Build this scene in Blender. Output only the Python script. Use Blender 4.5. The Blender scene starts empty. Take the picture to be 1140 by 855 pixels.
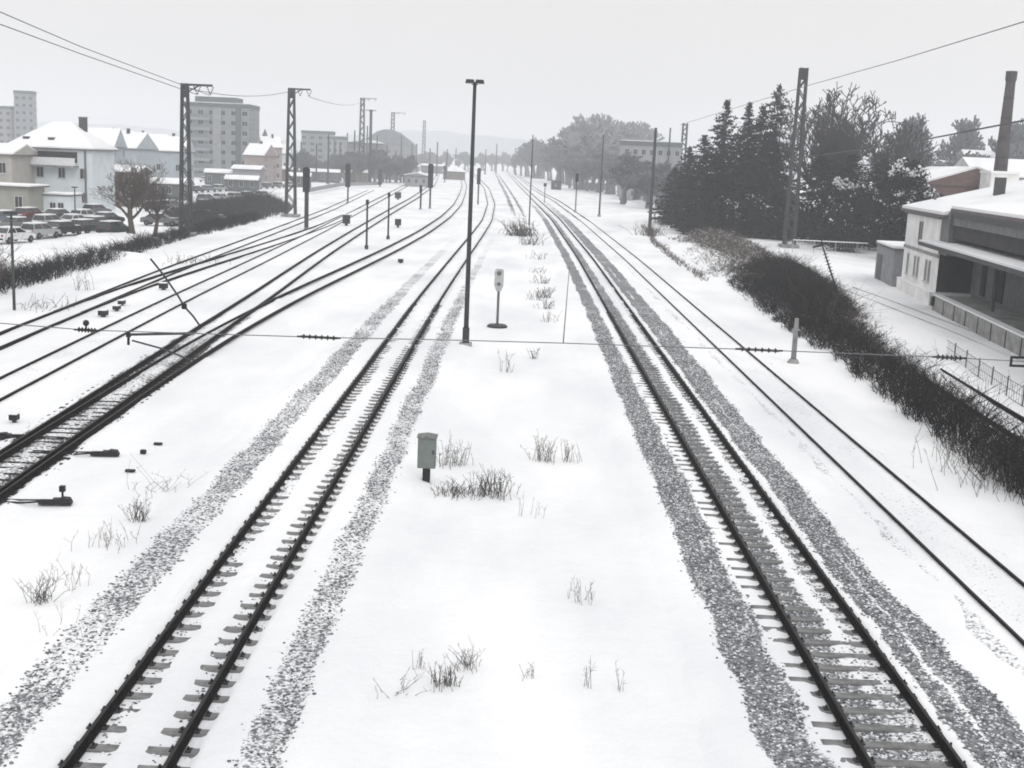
import bpy, math, random
import numpy as np
from mathutils import Vector, Matrix

random.seed(7); RNG = np.random.default_rng(7)
S = bpy.context.scene
COL = S.collection
PI = math.pi

# ------------------------------------------------------------------ camera model
F_PX, PITCH, ROLL, CAMH = 1330.9, .18538, .04314, 9.43
CP, SP, CR, SR = math.cos(PITCH), math.sin(PITCH), math.cos(ROLL), math.sin(ROLL)

def ray(x, y):
    u = (x - 570) / F_PX; v = -(y - 427.5) / F_PX
    u2 = CR*u - SR*v; v2 = SR*u + CR*v
    return Vector((u2, CP + v2*SP, -SP + v2*CP))

def W(x, y, z=0.0):
    """ground point seen in the survey photograph at x, y"""
    d = ray(x, y); t = (CAMH - z) / -d.z
    return Vector((d.x*t, d.y*t, z))

def at(x, y, Y):
    """point at the distance Y down the line"""
    d = ray(x, y); t = Y / d.y
    return Vector((d.x*t, Y, CAMH + d.z*t))

# ------------------------------------------------------------------ materials
MATS = {}
def nodes_of(name):
    m = bpy.data.materials.new(name); m.use_nodes = True
    nt = m.node_tree; b = nt.nodes['Principled BSDF']
    MATS[name] = m
    return m, nt, b

def N(nt, t, **kw):
    n = nt.nodes.new(t)
    for k, v in kw.items(): setattr(n, k, v)
    return n

def mat(name, col, rough=.7, metal=0, var=.15, scale=3., bump=0., bscale=30., coat=0, dirt=None, spec=.3):
    m, nt, b = nodes_of(name); L = nt.links
    tc = N(nt, 'ShaderNodeTexCoord')
    nz = N(nt, 'ShaderNodeTexNoise'); nz.inputs['Scale'].default_value = scale; nz.inputs['Detail'].default_value = 6
    L.new(tc.outputs['Object'], nz.inputs['Vector'])
    r = N(nt, 'ShaderNodeValToRGB')
    r.color_ramp.elements[0].position = .3; r.color_ramp.elements[1].position = .7
    c = np.array(col[:3])
    d = np.array(dirt[:3]) if dirt else c*(1-var)
    r.color_ramp.elements[0].color = (*d, 1); r.color_ramp.elements[1].color = (*np.minimum(c*(1+var*.6), 1), 1)
    L.new(nz.outputs['Fac'], r.inputs['Fac']); L.new(r.outputs['Color'], b.inputs['Base Color'])
    b.inputs['Roughness'].default_value = rough; b.inputs['Metallic'].default_value = metal
    b.inputs['Specular IOR Level'].default_value = spec
    if coat: b.inputs['Coat Weight'].default_value = coat
    if bump:
        n2 = N(nt, 'ShaderNodeTexNoise'); n2.inputs['Scale'].default_value = bscale; n2.inputs['Detail'].default_value = 5
        L.new(tc.outputs['Object'], n2.inputs['Vector'])
        bp = N(nt, 'ShaderNodeBump'); bp.inputs['Strength'].default_value = bump; bp.inputs['Distance'].default_value = .05
        L.new(n2.outputs['Fac'], bp.inputs['Height']); L.new(bp.outputs['Normal'], b.inputs['Normal'])
    return m

def snow_nodes(nt, tc):
    """colour + normal sockets of lying snow"""
    L = nt.links
    n1 = N(nt, 'ShaderNodeTexNoise'); n1.inputs['Scale'].default_value = .22; n1.inputs['Detail'].default_value = 7
    mp = N(nt, 'ShaderNodeMapping'); mp.inputs['Scale'].default_value = (1, .35, 1)
    L.new(tc.outputs['Object'], mp.inputs['Vector']); L.new(mp.outputs['Vector'], n1.inputs['Vector'])
    r = N(nt, 'ShaderNodeValToRGB')
    r.color_ramp.elements[0].position = .30; r.color_ramp.elements[0].color = (.68, .69, .71, 1)
    r.color_ramp.elements[1].position = .58; r.color_ramp.elements[1].color = (.835, .837, .843, 1)
    L.new(n1.outputs['Fac'], r.inputs['Fac'])
    n2 = N(nt, 'ShaderNodeTexNoise'); n2.inputs['Scale'].default_value = 1.4; n2.inputs['Detail'].default_value = 9
    n2.inputs['Roughness'].default_value = .62
    L.new(tc.outputs['Object'], n2.inputs['Vector'])
    bp = N(nt, 'ShaderNodeBump'); bp.inputs['Strength'].default_value = .6; bp.inputs['Distance'].default_value = .14
    L.new(n2.outputs['Fac'], bp.inputs['Height'])
    return r.outputs['Color'], bp.outputs['Normal']

def make_mats():
    m, nt, b = nodes_of('snow'); tc = N(nt, 'ShaderNodeTexCoord')
    c, n = snow_nodes(nt, tc)
    nt.links.new(c, b.inputs['Base Color']); nt.links.new(n, b.inputs['Normal'])
    b.inputs['Roughness'].default_value = .75; b.inputs['Specular IOR Level'].default_value = .2
    # ground snow with trodden, driven-over streaks beside the right track and yard
    # ballast / snow bed: attribute 'gravel' says how much of the stone shows
    for bn, c0, c1 in (('bed', (.085, .09, .095), (.30, .31, .325)), ('bed_oily', (.012, .012, .012), (.07, .068, .066))):
        m, nt, b = nodes_of(bn); L = nt.links; tc = N(nt, 'ShaderNodeTexCoord')
        c, n = snow_nodes(nt, tc)
        at_ = N(nt, 'ShaderNodeAttribute'); at_.attribute_name = 'gravel'
        vo = N(nt, 'ShaderNodeTexVoronoi'); vo.inputs['Scale'].default_value = 17
        L.new(tc.outputs['Object'], vo.inputs['Vector'])
        nz = N(nt, 'ShaderNodeTexNoise'); nz.inputs['Scale'].default_value = 13; nz.inputs['Detail'].default_value = 4
        L.new(tc.outputs['Object'], nz.inputs['Vector'])
        sx = N(nt, 'ShaderNodeSeparateColor'); L.new(vo.outputs['Color'], sx.inputs['Color'])
        gr = N(nt, 'ShaderNodeValToRGB')
        e = gr.color_ramp.elements; e[0].position = 0; e[0].color = (*c0, 1); e[1].position = 1; e[1].color = (*c1, 1)
        L.new(sx.outputs['Red'], gr.inputs['Fac'])
        # threshold: gravel > mixture of cell random and noise
        m1 = N(nt, 'ShaderNodeMath', operation='MULTIPLY_ADD'); m1.inputs[1].default_value = .35
        L.new(sx.outputs['Green'], m1.inputs[0])
        m2 = N(nt, 'ShaderNodeMath', operation='MULTIPLY'); m2.inputs[1].default_value = 1.15
        L.new(nz.outputs['Fac'], m2.inputs[0]); L.new(m2.outputs[0], m1.inputs[2])
        m3 = N(nt, 'ShaderNodeMath', operation='SUBTRACT'); L.new(at_.outputs['Fac'], m3.inputs[0]); L.new(m1.outputs[0], m3.inputs[1])
        m4 = N(nt, 'ShaderNodeMapRange'); m4.inputs['From Min'].default_value = -.18; m4.inputs['From Max'].default_value = .06
        L.new(m3.outputs[0], m4.inputs['Value'])
        mx = N(nt, 'ShaderNodeMix', data_type='RGBA')
        L.new(m4.outputs['Result'], mx.inputs['Factor']); L.new(c, mx.inputs[6]); L.new(gr.outputs['Color'], mx.inputs[7])
        L.new(mx.outputs[2], b.inputs['Base Color'])
        bp = N(nt, 'ShaderNodeBump'); bp.inputs['Strength'].default_value = .8; bp.inputs['Distance'].default_value = .03
        mm = N(nt, 'ShaderNodeMath', operation='MULTIPLY'); L.new(vo.outputs['Distance'], mm.inputs[0]); L.new(m4.outputs['Result'], mm.inputs[1])
        L.new(mm.outputs[0], bp.inputs['Height']); L.new(n, bp.inputs['Normal']); L.new(bp.outputs['Normal'], b.inputs['Normal'])
        b.inputs['Roughness'].default_value = .85; b.inputs['Specular IOR Level'].default_value = .2
    # loose stones
    m, nt, b = nodes_of('stone'); L = nt.links
    at_ = N(nt, 'ShaderNodeAttribute'); at_.attribute_name = 'tone'
    gr = N(nt, 'ShaderNodeValToRGB'); e = gr.color_ramp.elements
    e[0].position = 0; e[0].color = (.085, .09, .097, 1); e[1].position = .66; e[1].color = (.29, .30, .315, 1)
    e2 = gr.color_ramp.elements.new(.72); e2.color = (.8, .81, .83, 1)
    L.new(at_.outputs['Fac'], gr.inputs['Fac']); L.new(gr.outputs['Color'], b.inputs['Base Color'])
    b.inputs['Roughness'].default_value = .85; b.inputs['Specular IOR Level'].default_value = .2
    mat('rail_steel', (.014, .012, .012), .85, 0, .4, 4, .2, spec=.08)
    mat('rail_head', (.035, .034, .034), .6, .3, .3, 6, spec=.15)
    mat('sleeper_concrete', (.20, .20, .20), .85, 0, .45, 5, .4, 60)
    mat('sleeper_wood', (.022, .02, .02), .85, 0, .4, 5, .4, 40)
    mat('dark_steel', (.045, .047, .05), .55, .3, .3, 4)
    mat('black', (.018, .018, .02), .6, 0, .3, 6)
    mat('galvanised', (.16, .165, .17), .55, .5, .25, 3)
    mat('mast_steel', (.045, .05, .052), .7, .0, .3, 2)
    mat('mast_concrete', (.17, .175, .17), .85, 0, .25, 2, .3)
    mat('concrete', (.30, .30, .295), .85, 0, .25, 1.3, .3, dirt=(.17, .17, .17))
    mat('white_paint', (.70, .71, .72), .5, 0, .15, 5)
    mat('sign_grey', (.42, .43, .43), .5, 0, .2, 6)
    mat('cabinet', (.17, .195, .18), .5, 0, .15, 5, .1)
    mat('insulator', (.02, .018, .018), .25, 0, .2, 5, spec=.6)
    mat('plaster_white', (.62, .67, .69), .85, 0, .10, .7, .1)
    mat('plaster_cream', (.82, .815, .80), .85, 0, .12, .6, .15, dirt=(.62, .62, .61))
    mat('plaster_beige', (.42, .40, .37), .85, 0, .12, .7)
    mat('plaster_yellow', (.30, .30, .27), .85, 0, .12, .7)
    mat('plaster_blue', (.36, .40, .43), .85, 0, .12, .7)
    mat('plaster_grey', (.26, .27, .28), .85, 0, .15, .6)
    mat('plaster_rose', (.30, .25, .245), .85, 0, .15, .6)
    mat('brown_wall', (.16, .135, .12), .85, 0, .2, .8)
    mat('slab_grey', (.22, .24, .25), .85, 0, .15, .5)
    mat('slab_dark', (.10, .11, .11), .85, 0, .15, .5)
    mat('roof_tile', (.13, .11, .11), .8, 0, .2, 3)
    mat('roof_dark', (.07, .072, .075), .8, 0, .2, 3)
    mat('brick', (.16, .105, .10), .85, 0, .2, 2)
    mat('chimney_brick', (.07, .062, .062), .85, 0, .3, 1.2, .3)
    mat('window_glass', (.025, .028, .03), .3, 0, .2, 2, spec=.25)
    mat('window_frame', (.5, .5, .5), .6, 0, .1)
    mat('metal_door', (.20, .21, .225), .6, .1, .15, 1)
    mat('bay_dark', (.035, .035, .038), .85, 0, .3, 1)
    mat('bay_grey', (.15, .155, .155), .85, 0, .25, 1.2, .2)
    mat('shed_wood', (.24, .245, .255), .85, 0, .2, 2)
    mat('bark', (.06, .055, .05), .9, 0, .3, 4, .4)
    mat('twig', (.014, .0135, .014), .9, 0, .35, 1.5)
    mat('twig_haze', (.17, .18, .19), .9, 0, .25, .5)  # far twigs, some distance haze mixed into the colour
    mat('twig_grey', (.065, .065, .07), .9, 0, .3, .5)
    mat('brown_twig', (.085, .07, .06), .9, 0, .3, .5)
    mat('frost_twig', (.30, .31, .33), .9, 0, .3, .5)  # palest far twigs: fading by haze is put into the base colour
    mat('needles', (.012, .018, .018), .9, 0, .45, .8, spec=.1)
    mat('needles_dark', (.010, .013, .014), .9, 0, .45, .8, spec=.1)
    mat('dry_grass', (.20, .185, .165), .9, 0, .4, 3)
    mat('weed', (.10, .095, .09), .9, 0, .4, 3)
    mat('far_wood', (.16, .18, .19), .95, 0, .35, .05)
    mat('tyre', (.02, .02, .02), .8)
    mat('hub', (.2, .2, .2), .5, .5)
    mat('car_glass', (.02, .022, .025), .1, 0, .1, spec=.6)
    mat('lamp_glass', (.6, .6, .6), .3)
    mat('tail_red', (.25, .02, .02), .3)
    for k, c in dict(red=(.12, .018, .02), blue=(.10, .14, .18), black=(.02, .02, .022), silver=(.35, .36, .37), green=(.02, .032, .03), white=(.65, .66, .67), grey=(.12, .125, .13)).items():
        mat('car_'+k, c, .35, .1, .06, 1, coat=.5)
make_mats()
M = MATS

# ------------------------------------------------------------------ object helpers
def tag(o, label=None, cat=None, group=None, kind=None):
    if label: o['label'] = label
    if cat: o['category'] = cat
    if group: o['group'] = group
    if kind: o['kind'] = kind
    return o

def empty(name, label, cat, loc=(0, 0, 0), rz=0., group=None):
    o = bpy.data.objects.new(name, None); COL.objects.link(o)
    o.location = loc; o.rotation_euler = (0, 0, rz); o.empty_display_size = .3
    return tag(o, label, cat, group)

def mesh_np(name, V, Fq, mats, parent=None, smooth=False, midx=None, attr=None):
    """V (n,3), Fq (m,k)"""
    V = np.asarray(V, dtype=np.float32); Fq = np.asarray(Fq, dtype=np.int32)
    me = bpy.data.meshes.new(name); k = Fq.shape[1]
    me.vertices.add(len(V)); me.vertices.foreach_set('co', V.ravel())
    me.loops.add(Fq.size); me.loops.foreach_set('vertex_index', Fq.ravel())
    me.polygons.add(len(Fq)); me.polygons.foreach_set('loop_start', np.arange(len(Fq), dtype=np.int32)*k)
    if smooth: me.polygons.foreach_set('use_smooth', np.ones(len(Fq), dtype=bool))
    for m in (mats if isinstance(mats, (list, tuple)) else [mats]): me.materials.append(M[m])
    if midx is not None: me.polygons.foreach_set('material_index', np.asarray(midx, dtype=np.int32))
    if attr:
        a = me.attributes.new(attr[0], 'FLOAT', 'POINT'); a.data.foreach_set('value', np.asarray(attr[1], dtype=np.float32))
    me.update(calc_edges=True)
    o = bpy.data.objects.new(name, me); COL.objects.link(o)
    if parent: o.parent = parent
    return o

class MB:
    def __init__(s): s.v = []; s.f = []; s.m = []; s.mats = []
    def mi(s, m):
        if m not in s.mats: s.mats.append(m)
        return s.mats.index(m)
    def face(s, idx, m): s.f.append(idx); s.m.append(s.mi(m))
    def poly(s, pts, m):
        b = len(s.v); s.v += [tuple(p) for p in pts]; s.face(list(range(b, b+len(pts))), m); return s
    def box(s, x0, x1, y0, y1, z0, z1, m):
        b = len(s.v); s.v += [(x0, y0, z0), (x1, y0, z0), (x1, y1, z0), (x0, y1, z0), (x0, y0, z1), (x1, y0, z1), (x1, y1, z1), (x0, y1, z1)]
        for q in ((0, 3, 2, 1), (4, 5, 6, 7), (0, 1, 5, 4), (1, 2, 6, 5), (2, 3, 7, 6), (3, 0, 4, 7)): s.face([b+i for i in q], m)
        return s
    def tube(s, pts, r, m, n=8, cap=True):
        pts = [Vector(p) for p in pts]
        if not hasattr(r, '__len__'): r = [r]*len(pts)
        b = len(s.v); prev = None
        for i, p in enumerate(pts):
            d = (pts[min(i+1, len(pts)-1)] - pts[max(i-1, 0)]).normalized()
            u = d.cross(Vector((0, 0, 1)))
            if u.length < .05: u = d.cross(Vector((0, 1, 0)))
            if prev is not None and abs(d.z) > .9:
                u = prev - d*prev.dot(d)
            u.normalize(); prev = u; w = d.cross(u)
            for k in range(n):
                a = 2*PI*k/n; q = p + (u*math.cos(a) + w*math.sin(a))*r[i]; s.v.append(tuple(q))
        for i in range(len(pts)-1):
            for k in range(n):
                s.face([b+i*n+k, b+i*n+(k+1) % n, b+(i+1)*n+(k+1) % n, b+(i+1)*n+k], m)
        if cap:
            s.face([b+k for k in range(n)][::-1], m); e = b+(len(pts)-1)*n; s.face([e+k for k in range(n)], m)
        return s
    def bar(s, a, b_, w, h, m):
        """square bar between two points"""
        a = Vector(a); b_ = Vector(b_); d = (b_-a).normalized()
        u = d.cross(Vector((0, 0, 1)))
        if u.length < .05: u = Vector((1, 0, 0))
        u.normalize(); t = u.cross(d).normalized(); i0 = len(s.v)
        for p in (a, b_):
            for x, y in ((-1, -1), (1, -1), (1, 1), (-1, 1)): s.v.append(tuple(p + u*x*w/2 + t*y*h/2))
        for q in ((0, 3, 2, 1), (4, 5, 6, 7), (0, 1, 5, 4), (1, 2, 6, 5), (2, 3, 7, 6), (3, 0, 4, 7)): s.face([i0+i for i in q], m)
        return s
    def prism(s, prof, y0, y1, m, axis='y'):
        n = len(prof); b = len(s.v)
        for yy in (y0, y1):
            for (a, c) in prof: s.v.append((a, yy, c) if axis == 'y' else (yy, a, c))
        s.face([b+i for i in range(n)], m); s.face([b+n+i for i in range(n)][::-1], m)
        for i in range(n): s.face([b+i, b+n+i, b+n+(i+1) % n, b+(i+1) % n], m)
        return s
    def lathe(s, prof, m, n=12, o=(0, 0, 0), ax='z'):
        b = len(s.v)
        for (r, z) in prof:
            for k in range(n):
                a = 2*PI*k/n
                if ax == 'z': s.v.append((o[0]+r*math.cos(a), o[1]+r*math.sin(a), o[2]+z))
                elif ax == 'x': s.v.append((o[0]+z, o[1]+r*math.cos(a), o[2]+r*math.sin(a)))
                else: s.v.append((o[0]+r*math.cos(a), o[1]+z, o[2]+r*math.sin(a)))
        for i in range(len(prof)-1):
            for k in range(n): s.face([b+i*n+k, b+i*n+(k+1) % n, b+(i+1)*n+(k+1) % n, b+(i+1)*n+k], m)
        return s
    def build(s, name, parent=None, smooth=False, bevel=0):
        me = bpy.data.meshes.new(name); me.from_pydata(s.v, [], s.f)
        for m in s.mats: me.materials.append(M[m])
        for p, i in zip(me.polygons, s.m): p.material_index = i; p.use_smooth = smooth
        me.update()
        o = bpy.data.objects.new(name, me); COL.objects.link(o)
        if parent: o.parent = parent
        if bevel:
            bv = o.modifiers.new('bevel', 'BEVEL'); bv.width = bevel; bv.segments = 2; bv.limit_method = 'ANGLE'
        return o

CH = {}
def copy_tree(o, parent=None):
    c = o.copy(); COL.objects.link(c); c.parent = parent
    for ch in list(o.children): copy_tree(ch, c)
    return c

def segs(P0, P1, R0, R1, n=3):
    """many thin tapered prisms at once"""
    P0, P1 = np.asarray(P0, float), np.asarray(P1, float); R0 = np.broadcast_to(np.asarray(R0, float), (len(P0),)); R1 = np.broadcast_to(np.asarray(R1, float), (len(P0),))
    d = P1-P0; d /= np.linalg.norm(d, axis=1, keepdims=True)+1e-9
    up = np.where(np.abs(d[:, 2:3]) > .9, [[1., 0, 0]], [[0, 0, 1.]])
    u = np.cross(d, up); u /= np.linalg.norm(u, axis=1, keepdims=True)+1e-9; w = np.cross(d, u)
    a = 2*PI*np.arange(n)/n
    ring = u[:, None]*np.cos(a)[None, :, None] + w[:, None]*np.sin(a)[None, :, None]
    V = np.concatenate([P0[:, None]+ring*R0[:, None, None], P1[:, None]+ring*R1[:, None, None]], 1).reshape(-1, 3)
    base = (np.arange(len(P0))*2*n)[:, None]
    F = np.concatenate([base+np.array([[k, (k+1) % n, n+(k+1) % n, n+k]]) for k in range(n)], 1).reshape(-1, 4)
    return V, F

def vnoise(x, y, sc=1., seed=0):
    """smooth value noise"""
    x = np.asarray(x, float)*sc+seed*17.3; y = np.asarray(y, float)*sc+seed*5.1
    xi = np.floor(x); yi = np.floor(y); fx = x-xi; fy = y-yi; fx = fx*fx*(3-2*fx); fy = fy*fy*(3-2*fy)
    def h(a, b): q = np.sin(a*127.1+b*311.7+seed*74.7)*43758.5453; return q-np.floor(q)
    return (h(xi, yi)*(1-fx)+h(xi+1, yi)*fx)*(1-fy)+(h(xi, yi+1)*(1-fx)+h(xi+1, yi+1)*fx)*fy

# ------------------------------------------------------------------ ground
def ground():
    xs = np.concatenate([[-3000, -2000, -1200, -700, -400, -250, -160], np.arange(-110, -40, 3), np.arange(-40, 45, .6), np.arange(45, 111, 3), [160, 250, 400, 700, 1200, 2000, 3000]])
    ys = np.concatenate([[-300, -100, -40], np.arange(-20, 10, 3), np.arange(10, 110, .6), np.arange(110, 260, 3), [300, 360, 450, 600, 800, 1100, 1500, 2100, 3000]])
    X, Y = np.meshgrid(xs, ys)
    Z = -.05 + .05*vnoise(X, Y, .25, 1)*1. + .02*vnoise(X, Y, .9, 2) - .03
    # low embankment carrying the hedge on the right
    k = np.exp(-((X-20.5)/3.2)**2)*np.clip((Y-28)/15, 0, 1)*np.clip((170-Y)/30, 0, 1)
    Z = Z + .55*k*(.8+.4*vnoise(X, Y, .3, 5))
    V = np.stack([X.ravel(), Y.ravel(), Z.ravel()], 1)
    nx = len(xs); i = np.arange(len(ys)-1)[:, None]*nx + np.arange(nx-1)[None]
    i = i.ravel(); F = np.stack([i, i+1, i+nx+1, i+nx], 1)
    o = mesh_np('ground', V, F, 'snow', smooth=True); tag(o, kind='structure')
ground()

# ------------------------------------------------------------------ track paths (x as a function of distance)
def path(pts):
    ys = np.array([p[0] for p in pts], float); xs = np.array([p[1] for p in pts], float)
    def f(Y):
        Y = np.asarray(Y, float)
        # smoothed linear interpolation
        r = 0
        for o, w in ((-9, .15), (-5, .2), (0, .3), (5, .2), (9, .15)):
            r = r + w*np.interp(Y+o, ys, xs)
        return r
    return f
PA = path([(-40, -5.75), (80, -5.75), (120, -5.4), (150, -5.1), (185, -4.9), (255, -6), (380, -10.5), (700, -27), (1200, -60)])
PB = path([(-40, 6.75), (120, 6.75), (200, 6.0), (300, 3.6), (450, 0), (1000, -12), (1200, -18)])
PC = path([(-40, 11.55), (120, 11.55), (200, 10.8), (290, 9.0), (390, 5.2), (1000, -7.5), (1200, -13)])
PD1 = path([(-10, -12.5), (28, -14.2), (40, -14.75), (52, -15.3), (64, -15.9), (75, -16.3), (84, -16.8), (110, -18.1), (145, -19.5), (205, -21.6), (270, -23.6), (400, -29), (900, -60)])
PD2 = path([(-10, -12.45), (28, -14.05), (40, -14.48), (52, -14.8), (64, -14.8), (80, -14.4), (92, -13.8), (120, -12.6), (150, -11.8), (190, -11.6), (240, -12.4), (300, -14.5), (400, -18.5), (900, -45)])
PE = path([(-10, -16.5), (44, -19.4), (61, -20.3), (75, -21.0), (100, -21.95), (145, -23.9), (190, -26.2), (280, -30.8), (420, -38), (900, -65)])
PF = path([(-10, -20), (45, -23.5), (57, -24.3), (66, -24.85), (77, -25.3), (88, -25.4), (100, -25.2), (120, -24.9), (145, -25.0), (160, -25.2), (190, -26.6)])
PG = path([(60, -24.5), (66, -24.9), (77, -25.6), (91, -26.5), (115, -27.5), (140, -28.6), (200, -31.5), (300, -38), (600, -56)])
PH = path([(150, .2), (205, .1), (300, -2.2), (420, -5.5), (900, -19)])

PROF = [(-.07, 0), (-.07, .012), (-.012, .03), (-.010, .125), (-.036, .14), (-.036, .168), (-.028, .173), (.028, .173), (.036, .168), (.036, .14), (.010, .125), (.012, .03), (.07, .012), (.07, 0)]
def rail(p, off, y0, y1, z0, parent, wide=1.):
    ys = np.concatenate([np.arange(y0, min(y1, 130), 1.), np.arange(max(y0, 130), y1+1e-6, 6.)]) if y0 < 130 else np.arange(y0, y1+1e-6, 6.)
    xs = p(ys); dx = np.gradient(xs, ys); L = np.sqrt(1+dx*dx); nx, ny = 1/L, -dx/L
    n = len(PROF); V = []
    for (a, c) in PROF:
        V.append(np.stack([xs+nx*(off+a*wide), ys+ny*(off+a*wide), np.full_like(xs, z0+c)], 1))
    V = np.stack(V, 1)  # (ny, n, 3)
    k = len(ys); i = (np.arange(k-1)*n)[:, None]+np.arange(n-1)[None]
    i = i.ravel(); F = np.stack([i, i+1, i+n+1, i+n], 1)
    seg = np.tile(np.arange(n-1), k-1); mi = np.where(seg == 6, 1, 0)
    return mesh_np('rail', V.reshape(-1, 3), F, ['rail_steel', 'rail_head'], parent, midx=mi)

def frame_at(p, Y):
    x = float(p(Y)); dx = float(p(Y+.5)-p(Y-.5)); return x, math.atan2(-dx, 1.)

def sleeper_mesh(m, w=.26, L=2.6, h=.16, clips=True):
    b = MB()
    prof = [(-w/2, 0), (-w/2+.02, h-.01), (-w/2+.035, h), (w/2-.035, h), (w/2-.02, h-.01), (w/2, 0)]
    b.prism([(a, c) for a, c in prof], -L/2, L/2, m, axis='x')
    # rail fastenings on each side of both rails
    for s in (-.753, .753):
        b.box(s-.17, s-.085, -.07, .07, h-.002, h+.025, 'dark_steel'); b.box(s+.085, s+.17, -.07, .07, h-.002, h+.025, 'dark_steel')
        b.lathe([(0, .055), (.02, .055), (.02, 0)], 'black', 6, (s-.125, 0, h+.02)); b.lathe([(0, .055), (.02, .055), (.02, 0)], 'black', 6, (s+.125, 0, h+.02))
    o = b.build('sleeper', None); return o

def track(label, p, y0, y1, z0, sl=None, group='railway tracks in the yard', name='railway_track'):
    r = empty(name, label, 'railway track', (0, 0, 0), 0, group)
    rail(p, -.7525, y0, y1, z0, r); rail(p, .7525, y0, y1, z0, r)
    if sl:
        m, s0, n, sp, top = sl
        proto = sleeper_mesh(m)
        Y = s0
        for i in range(n):
            o = proto if i == 0 else proto.copy()
            if i: COL.objects.link(o)
            x, a = frame_at(p, Y); o.parent = r
            o.location = (x + random.uniform(-.015, .015), Y + random.uniform(-.02, .02), top-.16 + random.uniform(-.006, .006)); o.rotation_euler = (0, random.uniform(-.004, .004), a+random.uniform(-.012, .012))
            Y += sp
    return r

# z0 = foot of the rail; bed surface ~0, sleeper tops ~.035
track('plain rail track with dark sleeper ends, left of the central lamp post', PA, 8, 1000, .03, ('sleeper_concrete', 15.0, 100, .62, .035))
track('rail track in grey stony ballast, right of the wide central snow strip', PB, 8, 1000, .03, ('sleeper_concrete', 15.0, 100, .62, .035))
track('two thin dark rails lying in smooth snow at the far right, nearest the dark hedge', PC, 8, 1000, -.07)
track('black double railed track with timber sleepers cutting the lower left edge, bending left further up', PD1, 8, 800, .03, ('sleeper_wood', 22., 50, .64, .035))
track('turnout branch that leaves the black left track and swings right towards the lamp post', PD2, 24, 800, .03)
track('snowed-in track second from the left hedge, passing under the leaning stay arm', PE, 8, 800, -.06)
track('snowed-in track nearest the left hedge, with a thick dark switch in the middle', PF, 8, 185, -.06)
track('thin track half buried in snow, branching off along the left hedge', PG, 66, 320, -.09)
track('short siding in the far middle, between the two main tracks', PH, 205, 800, -.05)

# ------------------------------------------------------------------ track beds with stones
STV, STF, STT = [], [], []
def band(u, a, b, s=.12):
    return 1/(1+np.exp(-(u-a)/s*4)) * 1/(1+np.exp((u-b)/s*4))

def bed(p, cover, y0, y1, half, name, hprof, smax=85, dens=190, seed=0, dy=.1, m='bed'):
    us = np.arange(-half, half+1e-6, .07)
    ys = np.concatenate([np.arange(y0, 90, dy*1.5), np.arange(90, 200, 1.), np.arange(200, y1, 8.)])
    ys = ys[ys >= y0]; U, Y = np.meshgrid(us, ys); X = p(Y)+U
    wob = .18*(vnoise(X*0+seed*9, Y, .6, seed+3)-.5) + .12*(vnoise(X, Y, 2.2, seed+4)-.5)
    C = cover(U+wob, Y)
    C = np.clip(C*(.80+.45*vnoise(X, Y, .9, seed+6)), 0, 1.0)
    Z = hprof(U+wob*.5, Y) + .014*(vnoise(X, Y, 5., seed+7)-.5) + .012*(vnoise(X, Y, 1.3, seed+8)-.5)
    edge = np.clip((half-np.abs(U)-.35*vnoise(X, Y, .8, seed+11))/1.0, 0, 1); edge = edge*edge*(3-2*edge); Z = Z*edge - .11*(1-edge)
    V = np.stack([X.ravel(), Y.ravel(), Z.ravel()], 1)
    nx = len(us); i = (np.arange(len(ys)-1)[:, None]*nx+np.arange(nx-1)[None]).ravel()
    o = mesh_np(name, V, np.stack([i, i+1, i+nx+1, i+nx], 1), m, smooth=True, attr=('gravel', C.ravel()))
    tag(o, kind='structure')
    n = int(2*half*(smax-y0)*dens)
    # nearer stones denser in the sample
    yy = y0+(smax-y0)*RNG.random(n); uu = RNG.uniform(-half, half, n)
    xx = p(yy)+uu
    wob = .18*(vnoise(xx*0+seed*9, yy, .6, seed+3)-.5) + .12*(vnoise(xx, yy, 2.2, seed+4)-.5)
    c = cover(uu+wob, yy)*(.55+.6*vnoise(xx, yy, .9, seed+6))
    keep = (RNG.random(n) < c*.9*np.clip((smax-yy)/30, .0, 1)) & (np.abs(np.abs(uu)-.7525) > .12)
    xx, yy, uu, wob = xx[keep], yy[keep], uu[keep], wob[keep]; n = len(xx)
    zz = hprof(uu+wob*.5, yy)+.004
    cube = np.array([[-1, -1, -1], [1, -1, -1], [1, 1, -1], [-1, 1, -1], [-1, -1, 1], [1, -1, 1], [1, 1, 1], [-1, 1, 1]], float)*.5
    s = RNG.uniform(.016, .040, n)*RNG.uniform(.7, 1.1, n)
    P = cube[None]*(1+RNG.uniform(-.45, .45, (n, 8, 3)))
    a = RNG.uniform(0, 2*PI, n); b = RNG.uniform(-.8, .8, n)
    ca, sa, cb, sb = np.cos(a), np.sin(a), np.cos(b), np.sin(b)
    R = np.zeros((n, 3, 3)); R[:, 0, 0] = ca; R[:, 0, 1] = -sa*cb; R[:, 0, 2] = sa*sb; R[:, 1, 0] = sa; R[:, 1, 1] = ca*cb; R[:, 1, 2] = -ca*sb; R[:, 2, 1] = sb; R[:, 2, 2] = cb
    P = np.einsum('nij,nkj->nki', R, P)*s[:, None, None]*np.array([1.3, 1., .8])
    P += np.stack([xx, yy, zz], 1)[:, None]
    Fq = np.array([[0, 3, 2, 1], [4, 5, 6, 7], [0, 1, 5, 4], [1, 2, 6, 5], [2, 3, 7, 6], [3, 0, 4, 7]])
    base = sum(len(v) for v in STV)
    STF.append((base+(np.arange(n)*8)[:, None, None]+Fq[None]).reshape(-1, 4)); STV.append(P.reshape(-1, 3))
    STT.append(np.repeat(RNG.random(n), 8))

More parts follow.
